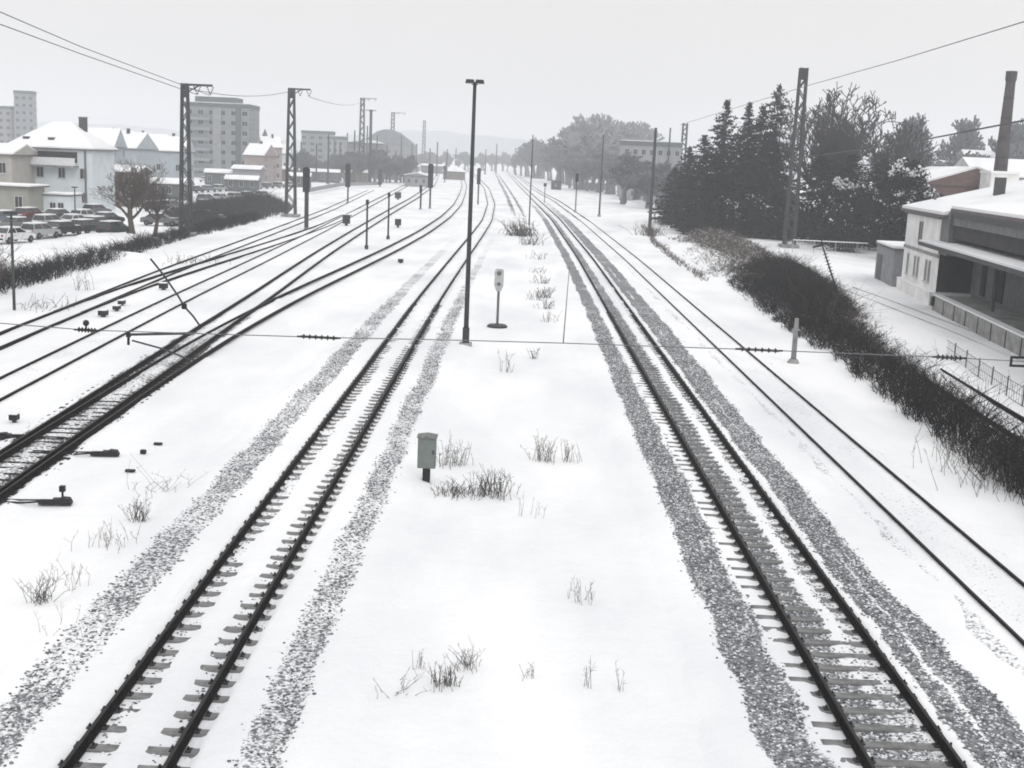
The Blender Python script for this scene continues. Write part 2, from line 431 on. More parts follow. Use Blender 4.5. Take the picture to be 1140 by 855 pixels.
def covA(U, Y):
    f = np.clip((240-Y)/150, .0, 1)
    c = band(U, -2.7, -1.75)*.62*f + band(U, 1.65, 2.4)*.62*f
    sp = np.clip(1-(Y-20)/120, 0, 1)
    c = c + (band(U, -.68, -.35)+band(U, .40, .68))*.26*(.4+.6*sp) + band(U, .84, .98, .05)*.2
    return c
def hA(U, Y):
    far = np.clip((Y-50)/25, 0, 1)
    cen = np.exp(-(U/(.33*(.78+.45*vnoise(U+3, Y, 1.3, 31))))**4)*.062 + .28*np.clip(vnoise(U*1.5+9, Y, 1.1, 33)-.74, 0, 1)*(np.abs(U) < 1.1)
    out = .062*np.clip((-U-.84)/.08, 0, 1) + .062*np.clip((U-1.0)/.08, 0, 1)
    strip = (band(U, -2.7, -1.8)+band(U, 1.65, 2.4))*-.035
    return cen + out + strip + .05*far*(np.abs(U) < .6)
bed(PA, covA, 8, 700, 4.1, 'track_bed', hA, seed=1, dens=340)
def covB(U, Y):
    near = np.clip((60-Y)/35, 0, 1); f = np.clip((420-Y)/250, 0, 1); vn = np.clip((24-Y)/5, 0, 1)
    c = band(U, -2.25-.1*near, -1.35)*.95*f
    c = c + band(U, -.70, -.02+.05*near)*(.9)*f
    c = c + band(U, .46-.15*near-.3*vn, .70)*(.42+.25*vn)*f
    r2 = band(U, 1.12, 2.15+.25*np.clip((Y-30)/40, 0, 1)+.35*np.clip((28-Y)/8, 0, 1))*.93*f
    line = band(U, 1.62, 1.72, .05)*np.clip(vnoise(Y*0, Y, .15, 9)*2.4-1.1, 0, 1)*.7
    return c + np.clip(r2-line, 0, 1)
def hB(U, Y):
    k = np.clip((Y-20)/5, 0, 1); far = np.clip((Y-55)/20, 0, 1)
    cen = np.exp(-((U-.24)/.19)**4)*.06*k + .22*np.clip(vnoise(U*1.5+5, Y, 1.1, 35)-.76, 0, 1)*(np.abs(U) < 1.1)
    out = .035*np.clip((-U-.9)/.12, 0, 1) + .062*np.clip((U-.84)/.08, 0, 1)*(U < 1.2)
    lft = -.008*(U < -.02)*(U > -.7)
    return cen + out + lft - band(U, -2.3, -1.4)*.03 + .03*far
bed(PB, covB, 8, 800, 3.9, 'track_bed', hB, seed=2, dens=360)
def covD(U, Y):
    f = np.clip((80-Y)/25, 0, 1)
    r = (np.exp(-((U+.80)/.30)**2)+np.exp(-((U-.84)/.28)**2))*1.25*f
    return np.clip(r + band(U, -.5, .55)*.55*f, 0, 1)
def hD(U, Y):
    return .004+.055*np.clip((np.abs(U-.05)-1.0)/.12, 0, 1)+.03*np.exp(-(U/.5)**4)+.045*np.clip((Y-44)/10, 0, 1)*(np.abs(U) < .55)
bed(PD1, covD, 15, 110, 2.2, 'track_bed', hD, smax=60, dens=60, seed=3, m='bed_oily')
def covE(U, Y):
    return (band(U, -.72, .72)*.40+band(U, 1.2, 1.9)*.36)*np.clip((150-Y)/60, 0, 1)
bed(PE, covE, 30, 150, 2.2, 'track_bed', lambda U, Y: .0*U, smax=31, dens=.1, seed=4)
def covC(U, Y):
    return band(U, -1.95, -1.1)*.50+band(U, 1.2, 1.8)*.40+band(U, -.6, .6)*.36
bed(PC, covC, 10, 200, 2.0, 'track_bed', lambda U, Y: .012+.0*U, smax=11, dens=.1, seed=5)
def covH(U, Y):
    return (band(U, -1.5, -.3)+band(U, .5, 1.4))*.72*np.clip((Y-204)/26, 0, 1)
bed(PH, covH, 200, 700, 2.0, 'track_bed', lambda U, Y: .01+.0*U, smax=210, dens=.1, seed=6)
o = mesh_np('ballast', np.concatenate(STV), np.concatenate(STF), 'stone', attr=('tone', np.concatenate(STT)))
tag(o, 'loose grey ballast stones poking through the snow along the tracks', 'ballast', kind='stuff')

# ------------------------------------------------------------------ masts, lamps, signals
def hz(x): return 178 + (x-570)*.0432
def topz(base, y, x):  # height of a thing standing at base whose top is seen at x,y
    return at(x, y, base.y).z

def lattice(b, x0, y0, z0, z1, w0, w1, m='mast_steel', step=1.1, t=.05):
    """four angle legs with zig-zag bracing"""
    def c(z):
        k = (z-z0)/(z1-z0); return (w0+(w1-w0)*k)/2
    for sx in (-1, 1):
        for sy in (-1, 1):
            b.bar((x0+sx*c(z0), y0+sy*c(z0), z0), (x0+sx*c(z1), y0+sy*c(z1), z1), t*1.7, t*1.7, m)
    z = z0; s = 1
    while z < z1-.05:
        z2 = min(z+step, z1)
        for sy in (-1, 1): b.bar((x0-s*c(z), y0+sy*c(z), z), (x0+s*c(z2), y0+sy*c(z2), z2), t, t, m)
        for sx in (-1, 1): b.bar((x0+sx*c(z), y0-s*c(z), z), (x0+sx*c(z2), y0+s*c(z2), z2), t, t, m)
        s = -s; z = z2

def ins_string(b, a, c, r=.09, n=5):
    """ribbed insulator between two points"""
    a = Vector(a); c = Vector(c); b.tube([a, c], .03, 'insulator', 6)
    for i in range(n):
        k = (i+.5)/n; p = a.lerp(c, k); d = (c-a).normalized()
        b.tube([p-d*.03, p-d*.005, p+d*.02], [r*.4, r, r*.5], 'insulator', 10)

def catenary_mast(label, px, ybase, ytop, w0, w1, arm=0, arm_px=None, concrete=False, fat=None, group='overhead line masts in the yard', Y=None):
    base = W(px, ybase) if Y is None else Vector((at(px, ybase, Y).x, Y, 0))
    H = topz(base, ytop, px)
    r = empty('catenary_mast', label, 'mast', base, 0, group)
    b = MB(); b.box(-w0*.9, w0*.9, -w0*.9, w0*.9, -.4, .35, 'concrete'); b.build('foundation', r, bevel=.03)
    b = MB()
    if concrete: b.tube([(0, 0, 0), (0, 0, H)], [w0/2, w1/2], 'mast_steel', 10)
    else: lattice(b, 0, 0, .3, H, w0, w1, step=max(.9, w0*1.1), t=.09 if fat is None else fat)
    b.build('mast_body', r)
    if not concrete and .3 < w1 < .9:
        b = MB(); b.box(-w1*.5, w1*.5, -w1*.5, w1*.5, H-1.4, H-.02, 'mast_steel'); b.build('top_plate', r)
    if arm:
        b = MB(); z = H-.1
        b.bar((-w1*.4, 0, z), (arm, 0, z), .22, .22, 'mast_steel'); b.bar((0, 0, z-.9), (arm*.5, 0, z-.1), .12, .12, 'mast_steel'); b.build('arm', r)
        for k in (.45, .92):
            b = MB(); ins_string(b, (arm*k-.35, 0, z-.1), (arm*k, 0, z-.95), .16, 4); ins_string(b, (arm*k+.35, 0, z-.1), (arm*k, 0, z-.95), .16, 4)
            b.build('insulator', r)
    return r, base, H

m1, b1, h1 = catenary_mast('tall lattice mast with two hanging insulators on its arm, standing by the grey apartment block', 207, 262, 93, 1.05, .55, 2.9, fat=.1)
m2, b2, h2 = catenary_mast('second lattice mast from the left with a hooked arm, beside the dark bushes', 323.5, 241, 98, 1.35, .7, 2.7, fat=.12)
catenary_mast('third lattice mast from the left, hazy, in front of the station', 402, 200, 109, 1.9, 1.1, 5., fat=.25)
catenary_mast('distant hazy mast rising behind the station dome', 436, 194, 125, 1.6, 1.2, 6., fat=.25)
catenary_mast('thin pale distant mast right of the station', 471, 190, 134, 2.0, 1.1, 0, fat=.3)
catenary_mast('tall dark lattice mast standing in front of the conifers at right', 878, 275, 75, 1.25, .8, 0, fat=.12)
catenary_mast('slender mast with dark weeds round its foot, left of the conifers', 723, 256, 142, .5, .42, 0, concrete=True)
catenary_mast('slender mast near the hazy grey flats, beside the snow covered hut', 667, 241, 150, .34, .22, 0, concrete=True)
catenary_mast('thick short mast seen above the small left conifer', 757, 225, 137, 1.2, 1.1, 0, fat=.2)
catenary_mast('thin mast between two thicker ones in front of the grey flats', 741, 225, 142, .5, .4, 0, concrete=True)
catenary_mast('thin pale mast behind the snow clump in the far middle', 589, 250, 150, .22, .15, 0, concrete=True)
catenary_mast('faint far mast beyond the middle signal', 623, 205, 160, .9, .7, 0, concrete=True)

for i, (px, yb, yt, ww_) in enumerate(((352, 203, 160, .4), (365, 205, 150, .45), (378, 200, 158, .5), (394, 201, 145, .5), (419, 199, 150, .5), (430, 203, 162, .4), (446, 197, 152, .6), (458, 198, 160, .5), (486, 196, 158, .6), (497, 200, 166, .45), (552, 193, 160, .8), (573, 194, 165, .7), (606, 197, 163, .6), (652, 206, 166, .4), (688, 214, 168, .5), (335, 200, 158, .5), (372, 196, 155, .7), (386, 195, 148, .6), (408, 196, 140, .6), (425, 194, 152, .7), (440, 200, 168, .5), (463, 194, 160, .7), (478, 194, 165, .7), (507, 193, 165, .6), (540, 194, 166, .7))):
    ww_ *= 1.35
    catenary_mast('thin hazy mast in the row standing along the far tracks', px, yb, yt, ww_, ww_*.7, 0, concrete=True, group='thin far masts in the haze')
# lamp posts
def lamp_post(label, px, yb, yt, arm, r0, r1, Y=None):
    base = W(px, yb) if Y is None else Vector((at(px, yb, Y).x, Y, 0)); H = topz(base, yt, px)
    r = empty('lamp_post', label, 'lamp post', base, 0, 'yard lamp posts')
    b = MB(); b.box(-r0*2.4, r0*2.4, -r0*2.4, r0*2.4, -.3, .12, 'concrete'); b.tube([(0, 0, .1), (0, 0, .9)], r0*1.35, 'mast_steel', 12); b.build('base', r)
    b = MB(); b.tube([(0, 0, .1), (0, 0, H-.1)], [r0, r1], 'mast_steel', 12); b.build('post', r, smooth=True)
    b = MB(); b.tube([(-arm*.3, 0, H-.06), (arm*.3, 0, H-.06)], r1*.8, 'mast_steel', 8); b.build('cross_arm', r)
    for s in (-1, 1):
        b = MB(); x0, x1 = s*arm*.03, s*arm*.93
        b.prism([(min(x0, x1), H-.06), (min(x0, x1)+.04, H+.12), (max(x0, x1)-.04, H+.12), (max(x0, x1), H-.06)], -r1*2.3, r1*2.3, 'mast_steel')
        h = b.build('lamp_head', r)
        g = MB(); g.box(min(x0, x1)+.06, max(x0, x1)-.06, -r1*1.8, r1*1.8, H-.09, H-.062, 'lamp_glass'); g.build('lens', h)
    return r
lamp_post('tall grey lamp post with flat T-shaped head rising in the middle of the picture', 518.3, 384, 91, .5, .13, .085)
lamp_post('hazy distant lamp post with T-shaped head in front of the station', 411.5, 205, 123, 1.7, .55, .4)

# signals
def signal(label, px, yb, yt, head_w, head_h, split=.55, pr=.07, name='railway_signal'):
    base = W(px, yb); H = topz(base, yt, px)
    r = empty(name, label, 'railway signal', base, 0, 'dark railway signals')
    b = MB(); b.box(-.25, .25, -.25, .25, -.2, .2, 'concrete'); b.build('base', r)
    b = MB(); b.tube([(0, 0, 0), (0, 0, H-head_h*.5)], pr, 'dark_steel', 8); b.build('post', r)
    b = MB(); w = head_w/2
    b.prism([(-w, H-head_h), (-w, H-w*.5), (-w*.5, H), (w*.5, H), (w, H-w*.5), (w, H-head_h)], -.12-pr, -.05-pr, 'black'); b.box(-w*.7, w*.7, -.05-pr, .15, H-head_h*.95, H-head_h*.1, 'black')
    hd = b.build('signal_head', r)
    for k in range(3):
        b = MB(); z = H-head_h*(.2+.28*k); b.lathe([(w*.3, 0), (w*.34, -.16), (w*.30, -.16), (w*.26, -.02), (0, -.02)], 'dark_steel', 10, (0, -.12-pr-.002, z), ax='y'); b.build('lamp', hd)
    b = MB(); b.bar((-.14, .2, 0), (-.14, .2, H-head_h), .04, .04, 'dark_steel'); b.bar((.14, .2, 0), (.14, .2, H-head_h), .04, .04, 'dark_steel')
    for i in range(int((H-head_h)/.35)): b.bar((-.14, .2, .3+i*.35), (.14, .2, .3+i*.35), .03, .03, 'dark_steel')
    b.build('ladder', r)
    return r
signal('thick dark signal beside the second lattice mast', 341, 255, 186, .85, 3.0, pr=.26)
signal('dark signal standing on the platform edge left of the middle posts', 387, 226, 182, .95, 4.4, pr=.13)
signal('small far signal at the end of the platform edge', 423, 208, 188, 1.1, 4.5, pr=.2)
signal('dark signal with tall head between the curving tracks, left of the lamp post', 478.5, 232, 182, .95, 4.4, pr=.16)
signal('narrow signal just right of the central lamp post', 532, 228, 187, .75, 3.3, pr=.11)
signal('small thin signal by the hut on the right', 640.5, 236, 193, .6, 1.6, pr=.07)
signal('dark far signal left of the pale house at the end of the yard', 495, 203, 184, .9, 3.0, pr=.2)
signal('low signal in the snow between two curved tracks', 468, 233, 206, .5, 1.3, pr=.14)

def short_post(label, px, yb, yt, r0=.11):
    base = W(px, yb); H = topz(base, yt, px)
    r = empty('marker_post', label, 'post', base, 0, 'slim posts between the left tracks')
    b = MB(); b.tube([(0, 0, -.1), (0, 0, H)], [r0, r0*.85], 'dark_steel', 8); b.build('post', r)
    b = MB(); b.box(-r0*1.6, r0*1.6, -r0*1.6, r0*1.6, 0, .35, 'dark_steel'); b.build('foot', r)
    b = MB(); b.box(-r0*1.3, r0*1.3, -r0*1.5, r0*1.3, H-.5, H-.05, 'black'); b.build('cap_box', r)
short_post('slim dark post, the nearer of two between the left tracks', 408, 277, 222)
short_post('slim dark post, the further of two between the left tracks', 432, 266, 214)

# trackside boxes and dwarf signals
def small_box(label, px, yb, w, h, group='dark trackside boxes', cat='trackside box', leg=.25, depth=.5, rz=0., cap=True):
    base = W(px, yb)
    r = empty('trackside_box', label, cat, base, rz, group)
    b = MB(); b.box(-w/2, w/2, -depth/2, depth/2, leg, leg+h, 'black'); b.build('housing', r, bevel=.03)
    b = MB(); b.box(-w*.2, w*.2, -depth*.2, depth*.2, -.1, leg+.01, 'dark_steel'); b.build('foot', r)
    if cap: b = MB(); b.box(-w/2-.02, w/2+.02, -depth/2-.02, depth/2+.02, leg+h+.002, leg+h+.05, 'snow'); b.build('snow_cap', r, bevel=.02)
small_box('black box standing at the far switch of the second left track', 385.5, 251, .95, 1.15)
small_box('small black box in the snow near the bend of the turnout branch', 443, 253, .8, .85)
small_box('tiny black box between the curved tracks at left of the platform signal', 443, 222, 1.3, 1.3)
small_box('small dark stump in the snow below the turnout branch', 446, 292.5, .45, .3, leg=.05)
small_box('small dark cube beside the snowed-in track, below the stay arm', 182, 322, .5, .35, leg=.06)
small_box('lowest of three dark specks between the two snowed-in tracks', 115, 352, .45, .28, leg=.05)
small_box('middle one of three dark specks between the two snowed-in tracks', 130, 345.5, .35, .22, leg=.05)
small_box('topmost of three dark specks between the two snowed-in tracks', 135.5, 339.5, .35, .22, leg=.05)
small_box('small black cube at the left edge, above the black left track', 16, 469, .28, .2, leg=.05, depth=.3)

small_box('small dark stone poking from the snow, lowest of three beside the stony left strip', 145, 524, .30, .07, leg=-.03, depth=.14, cap=False)
small_box('small dark stone poking from the snow, middle one of three beside the stony left strip', 159.5, 504, .18, .13, leg=-.03, depth=.14, cap=False)
small_box('small dark stone poking from the snow, topmost of three beside the stony left strip', 176, 494, .28, .07, leg=-.03, depth=.14, cap=False)
# point machines (switch motors) by the black track
def point_machine(label, px, yb, rz, lx, lantern=False):
    base = W(px, yb)
    r = empty('point_machine', label, 'point machine', base, rz, 'point machines along the black left track')
    b = MB(); b.prism([(-.42, .0), (-.42, .11), (-.2, .15), (.1, .15), (.14, .19), (.36, .17), (.42, .06), (.42, 0)], -.12, .12, 'black'); b.box(.14, .34, .1, .24, .0, .11, 'black'); b.build('motor_housing', r, bevel=.015)
    b = MB(); b.box(-.38, -.05, -.1, .08, .152, .18, 'snow'); b.build('snow_patch', r, bevel=.012)
    b = MB(); b.tube([(-.4, -.08, .08), (-.8, -.1, .05), (-lx, -.02, .06)], .028, 'black', 6); b.build('throw_rod', r)
    b = MB(); b.tube([(-.4, .08, .08), (-.9, .16, .05), (-lx, .2, .06)], .022, 'black', 6); b.build('detector_rod', r)
    if lantern:
        b = MB(); b.tube([(.1, .3, 0), (.1, .3, .28)], .03, 'black', 8); b.box(.03, .17, .23, .37, .26, .41, 'black'); b.build('lantern', r)
point_machine('black point machine with rods reaching under the rails, right of the black track', 117, 507, .10, 2.2)
point_machine('lower black point machine with a square lantern, near the left edge', 62, 561, .10, 2.0, True)
point_machine('black point machine at the very left edge on the outer side of the track', 12, 488, .1+PI, 1.7)

# grey cabinet
c0 = W(474.5, 535); cz = topz(c0, 484, 474.5)
r = empty('signal_cabinet', 'grey green cabinet on a short black foot standing in the middle snow', 'cabinet', c0)
w = .53/2
b = MB(); b.box(-w, w, -.2, .2, cz*.30, cz-.05, 'cabinet'); b.build('housing', r, bevel=.015)
b = MB(); b.box(-w+.03, w-.03, -.215, -.202, cz*.30+.04, cz-.1, 'cabinet'); dd = b.build('door', r, bevel=.006)
b = MB(); b.box(w-.09, w-.06, -.235, -.217, cz*.62, cz*.7, 'black'); b.build('handle', dd)
b = MB(); b.prism([(-w-.03, cz-.052), (-w-.03, cz-.02), (0, cz+.02), (w+.03, cz-.02), (w+.03, cz-.052)], -.24, .24, 'sleeper_concrete'); b.build('lid', r)
b = MB(); b.box(-.11, .11, -.1, .1, -.1, cz*.30+.002, 'black'); b.build('foot', r)

# repeater board on a post
c0 = W(553.5, 363.5); cz = topz(c0, 299, 551.5)
r = empty('track_sign', 'pale rounded sign board on a dark oval foot, right of the central lamp post', 'sign', c0)
b = MB(); b.lathe([(.0, -.05), (.55, -.05), (.6, .04), (.5, .12), (0, .14)], 'dark_steel', 16); b.build('foot', r)
b = MB(); b.tube([(0, 0, .1), (0, 0, cz*.9)], .075, 'galvanised', 8); b.build('post', r)
b = MB(); w = .26; b.prism([(-w*.55, cz*.62), (-w, cz*.72), (-w, cz-.1), (-w*.7, cz), (w*.7, cz), (w, cz-.1), (w, cz*.72), (w*.55, cz*.62)], -.14, -.08, 'sign_grey'); sb = b.build('board', r)
b = MB(); b.lathe([(0, -.03), (.12, -.03), (.13, 0)], 'galvanised', 14, (0, -.143, cz-.25), ax='y'); b.lathe([(0, -.03), (.10, -.03), (.11, 0)], 'galvanised', 14, (0, -.143, cz*.74), ax='y'); b.build('reflector', sb)

# white concrete post near the hedge
c0 = W(883, 403); cz = topz(c0, 354, 882)
r = empty('kilometre_post', 'short pale grey post standing at the foot of the dark hedge near the black insulator', 'post', c0)
b = MB(); b.tube([(0, 0, -.1), (0, 0, cz*.8), (0, 0, cz)], [.14, .12, .10], 'concrete', 10); b.build('post', r, smooth=True)
b = MB(); b.tube([(0, 0, cz*.72), (0, 0, cz*.76)], .2, 'concrete', 10); b.build('collar', r)
b = MB(); b.lathe([(0, .18), (.2, .16), (.3, 0), (.3, -.1)], 'concrete', 10); b.build('foot', r)

# thin crossing post with lantern right: small signs
def small_sign(label, px, yb, yt, w):
    c0 = W(px, yb); H = topz(c0, yt, px); r = empty('track_sign', label, 'sign', c0)
    b = MB(); b.tube([(0, 0, 0), (0, 0, H-.2)], .1, 'galvanised', 8); b.build('post', r)
    b = MB(); b.box(-w, w, -.16, -.11, H-w*2, H, 'black'); b.build('board', r)
small_sign('small dark square sign in front of the grey flats at right', 734.5, 226, 195, .55)
small_sign('low sign on a thin post left of the small hut', 606, 226, 204, .35)

# ------------------------------------------------------------------ overhead cross span and wires
def wire(name, label, pts, r, group=None, sag=0., m='dark_steel', cat='wire', n=16):
    a, c = Vector(pts[0]), Vector(pts[-1])
    P = []
    for i in range(len(pts)-1):
        p, q = Vector(pts[i]), Vector(pts[i+1])
        for k in range(n+(i == len(pts)-2)):
            t = k/n; v = p.lerp(q, t); v.z -= sag*4*t*(1-t); P.append(v)
    b = MB(); b.tube(P, r, m, 5)
    o = b.build(name); tag(o, label, cat, group); return o
YS = 25.
sp = [at(-60, 355, YS), at(97, 367.5, YS), at(355, 375.5, YS), at(520, 379, YS), at(627, 382, YS), at(845, 389.5, YS), at(1057, 398, YS), at(1131, 402, YS), at(1230, 406, YS)]
r = empty('span_wire', 'thin cross wire with four black ribbed insulators hung over all the tracks', 'wire', sp[3])
def loc(p): return Vector(p)-sp[3]
b = MB(); b.tube([loc(p) for p in sp], .011, 'galvanised', 6); b.build('wire', r)
for i, hl in ((1, .20), (2, .38), (5, .42), (6, .28)):
    b = MB(); p = loc(sp[i]); ins_string(b, p+Vector((-hl, 0, .004)), p+Vector((hl, 0, -.004)), .062, 6)
    b.tube([p+Vector((-hl-.08, 0, 0)), p+Vector((hl+.08, 0, 0))], .022, 'black', 6); b.build('insulator', r)
b = MB(); p = loc(sp[7]); b.bar(p+Vector((-.12, 0, .08)), p+Vector((.2, 0, .08)), .03, .05, 'black'); b.bar(p+Vector((-.12, 0, -.1)), p+Vector((.2, 0, -.1)), .03, .05, 'black'); b.bar(p+Vector((-.1, 0, -.12)), p+Vector((-.1, 0, .1)), .04, .04, 'black'); b.build('clamp', r)
b = MB(); p = loc(sp[1])+Vector((-.02, 0, .15)); b.lathe([(0, .07), (.05, .05), (.07, 0), (.05, -.05), (0, -.07)], 'black', 10, p); b.bar(p, p-Vector((0, 0, .14)), .03, .03, 'black'); b.build('ball', r)
# dropper
b = MB(); b.tube([loc(at(634, 296, YS-.02)), loc(at(627, 382, YS))], [.006, .013], 'galvanised', 6); b.build('dropper', r)

# registration arm with its stay at left
q0 = at(143, 375, YS+.3)
r = empty('registration_arm', 'dark steady arm and fork of the overhead line, over the black left track', 'overhead arm', q0)
def lq(x, y, Y=YS+.3): return at(x, y, Y)-q0
b = MB(); b.tube([lq(143, 372.5), lq(216, 371)], .028, 'mast_steel', 8); b.build('upper_tube', r)
b = MB(); b.tube([lq(147, 379), lq(180, 388), lq(213, 401)], .020, 'mast_steel', 8); b.build('lower_tube', r)
b = MB(); b.tube([lq(143, 369), lq(143, 384)], .03, 'black', 8); b.lathe([(0, .06), (.055, .04), (.055, -.04), (0, -.06)], 'black', 8, lq(143, 373)); b.build('clamp', r)
q1 = at(222, 362, YS+.6)
r = empty('stay_rod', 'leaning dark stay rod with a black clamp crossing the left tracks', 'stay', q1)
b = MB(); b.tube([at(x, y, YS+.6)-q1 for x, y in ((167.5, 288), (182, 306), (198, 329), (205, 341), (215, 352), (222, 362))], .022, 'mast_steel', 8); b.build('rod', r)
b = MB(); b.lathe([(0, .07), (.06, .05), (.06, -.05), (0, -.07)], 'black', 8, at(205, 341, YS+.6)-q1); b.build('clamp', r)
# leaning stay in front of the yard
c0 = W(941, 352); Yc = c0.y
r = empty('stay_rod', 'leaning dark stay with a fat black insulator, rising from the hedge before the snowy yard', 'stay', c0)
b = MB(); P = [at(x, y, Yc)-c0 for x, y in ((941, 352), (934, 330), (925, 303), (916, 275), (914.5, 266))]
b.tube(P, [.05, .05, .06, .05, .04], 'black', 8); b.build('rod', r)
b = MB(); ins_string(b, at(926.5, 307, Yc)-c0, at(918, 281, Yc)-c0, .2, 7); b.build('insulator', r)
b = MB(); p = at(915, 274, Yc)-c0; b.bar(p+Vector((-.6, 0, -.1)), p+Vector((.1, 0, .1)), .1, .12, 'black'); b.build('fork', r)

# feeders
gw = 'overhead feeder wires'
e1 = b1+Vector((1.35, 0, h1-1.1)); e2 = b1+Vector((2.6, 0, h1-1.1))
wire('feeder_wire', 'upper of the two grey wires running from the top left corner to the lattice mast', [at(-60, -12, 72), at(4, 15, 80), at(90, 52, 97), e2], .035, gw, 0)
wire('feeder_wire', 'lower of the two grey wires running from the top left corner to the lattice mast', [at(-60, 2, 72), at(0, 27, 80), at(90, 60, 97), e1], .035, gw, 0)
wire('feeder_wire', 'faint wire rising to the top right corner above the bare trees', [at(1200, 8, 54), at(1137, 25, 58), at(1000, 67, 85), at(900, 95, 115), at(757, 139, 190)], .03, gw, 0, m='galvanised')
wire('feeder_wire', 'dark cable crossing behind the brick chimney at right', [at(1200, 122, 75), at(1140, 134, 85), at(1000, 161, 120), at(880, 177, 165)], .07, gw, 0)
wire('feeder_wire', 'far faint wire between the two lattice masts at left', [b1+Vector((0, 0, h1-.4)), b2+Vector((0, 0, h2-.4))], .035, gw, .8)
wire('feeder_wire', 'far faint wire from the second lattice mast into the haze', [b2+Vector((2.5, 0, h2-1.1)), at(403, 113, 430)], .05, gw, 1.2, m='galvanised')

# ------------------------------------------------------------------ buildings
_wm = {}
def window_proto(w, h, frame, sill=True):
    k = (w, h, frame)
    if k in _wm: return _wm[k]
    f = MB(); t = .07
    f.box(-w/2, -w/2+t, -.05, .02, 0, h, frame); f.box(w/2-t, w/2, -.05, .02, 0, h, frame); f.box(-w/2+t, w/2-t, -.05, .02, h-t, h, frame); f.box(-w/2+t, w/2-t, -.05, .02, 0, t, frame); f.box(-.025, .025, -.045, .02, t, h-t, frame)
    fo = f.build('window'); p = MB(); p.box(-w/2+t, w/2-t, -.02, .015, t, h-t, 'window_glass'); po = p.build('pane', fo)
    s = MB(); s.box(-w/2-.1, w/2+.1, -.14, -.052, -.08, 0, frame); so = s.build('sill', fo)
    _wm[k] = (fo.data, po.data, so.data)
    for o in (fo, po, so): bpy.data.objects.remove(o)
    return _wm[k]
def window(root, p, rz, w, h, frame='window_frame', fine=True):
    d = window_proto(w, h, frame)
    o = bpy.data.objects.new('window', d[0]); COL.objects.link(o); o.parent = root; o.location = p; o.rotation_euler = (0, 0, rz)
    for nm, dd in (('pane', d[1]), ('sill', d[2])):
        if nm == 'sill' and not fine: continue
        c = bpy.data.objects.new(nm, dd); COL.objects.link(c); c.parent = o
    return o
def win_rows(root, w, d, faces, zs, ww, wh, n, ns=None, fine=True, margin=1.2):
    """faces: 'f' front (-y), 'r' right (+x), 'l' left"""
    for z in zs:
        for fc in faces:
            if fc == 'f':
                for x in np.linspace(-w/2+margin, w/2-margin, n): window(root, (x, -d/2, z), 0, ww, wh, fine=fine)
            k = ns or max(2, int(n*d/w))
            if fc == 'r':
                for y in np.linspace(-d/2+margin, d/2-margin, k): window(root, (w/2, y, z), PI/2, ww, wh, fine=fine)
            if fc == 'l':
                for y in np.linspace(-d/2+margin, d/2-margin, k): window(root, (-w/2, y, z), -PI/2, ww, wh, fine=fine)

def roof(root, w, d, h, rh, kind, ov=.5, m='roof_tile', snow=True, t=.22, along='x', gm=None):
    """gable along x (ridge parallel x) or hip; slab with a snow blanket above it"""
    W2, D2 = w/2+ov, d/2+ov
    def solid(z, th, mm, name, par, shrink=0):
        a, c = W2-shrink, D2-shrink; b = MB(); hr = rh*(1)
        if kind == 'flat':
            b.box(-a, a, -c, c, z, z+th, mm); return b.build(name, par, bevel=.05 if mm == 'snow' else 0)
        if kind == 'gable' and along == 'x': rid = [(-a, 0), (a, 0)]
        elif kind == 'gable': rid = [(0, -c), (0, c)]
        else:
            if a >= c: k = (a-c)*.9+.3; rid = [(-k, 0), (k, 0)]
            else: k = (c-a)*.9+.3; rid = [(0, -k), (0, k)]
        bot = [(-a, -c, z), (a, -c, z), (a, c, z), (-a, c, z)]
        mid = [(x, y, z+th) for x, y, _ in bot]; top = [(x, y, z+th+hr) for x, y in rid]
        b.v += bot+mid+top
        F = [[3, 2, 1, 0], [0, 1, 5, 4], [1, 2, 6, 5], [2, 3, 7, 6], [3, 0, 4, 7]]
        if rid[0][1] == rid[1][1]: F += [[4, 5, 9, 8], [6, 7, 8, 9], [5, 6, 9], [7, 4, 8]]
        else: F += [[5, 6, 9, 8], [7, 4, 8, 9], [4, 5, 8], [6, 7, 9]]
        for q in F: b.face(q, gm if (gm and len(q) == 3 and kind == 'gable' and mm != 'snow') else mm)
        return b.build(name, par)
    ro = solid(h, .14, m, 'roof', root)
    if snow: solid(h+.142, t, 'snow', 'snow_cover', ro, .05)
    return ro

def chimney_on(ro, x, y, z0, z1, s=.5, m='chimney_brick'):
    b = MB(); b.box(x-s/2, x+s/2, y-s/2, y+s/2, z0, z1, m); b.box(x-s/2-.06, x+s/2+.06, y-s/2-.06, y+s/2+.06, z1+.002, z1+.12, 'concrete'); b.box(x-s/2-.04, x+s/2+.04, y-s/2-.04, y+s/2+.04, z1+.124, z1+.22, 'snow'); b.build('chimney', ro)

def building(name, label, cat, x, y, rz, w, d, h, wallm, rh=2.5, kind='gable', along='x', zs=(), ww=1., wh=1.4, n=4, faces='fr', group=None, roofm='roof_tile', snow=True, chim=1, ov=.5, fine=True, gable_m=None):
    r = empty(name, label, cat, (x, y, 0), rz, group)
    b = MB(); b.box(-w/2, w/2, -d/2, d/2, -.5, h, wallm); b.build('wall', r)
    ro = roof(r, w, d, h, rh, kind, ov, roofm, snow, along=along, gm=wallm)
    rr = random.Random(x*7+y)
    for i in range(chim):
        cx, cy = rr.uniform(-w*.3, w*.3), rr.uniform(-d*.12, d*.12)
        chimney_on(ro, cx, cy, h+.2, h+rh+.9)
    win_rows(r, w, d, faces, zs, ww, wh, n, fine=fine)
    return r, ro

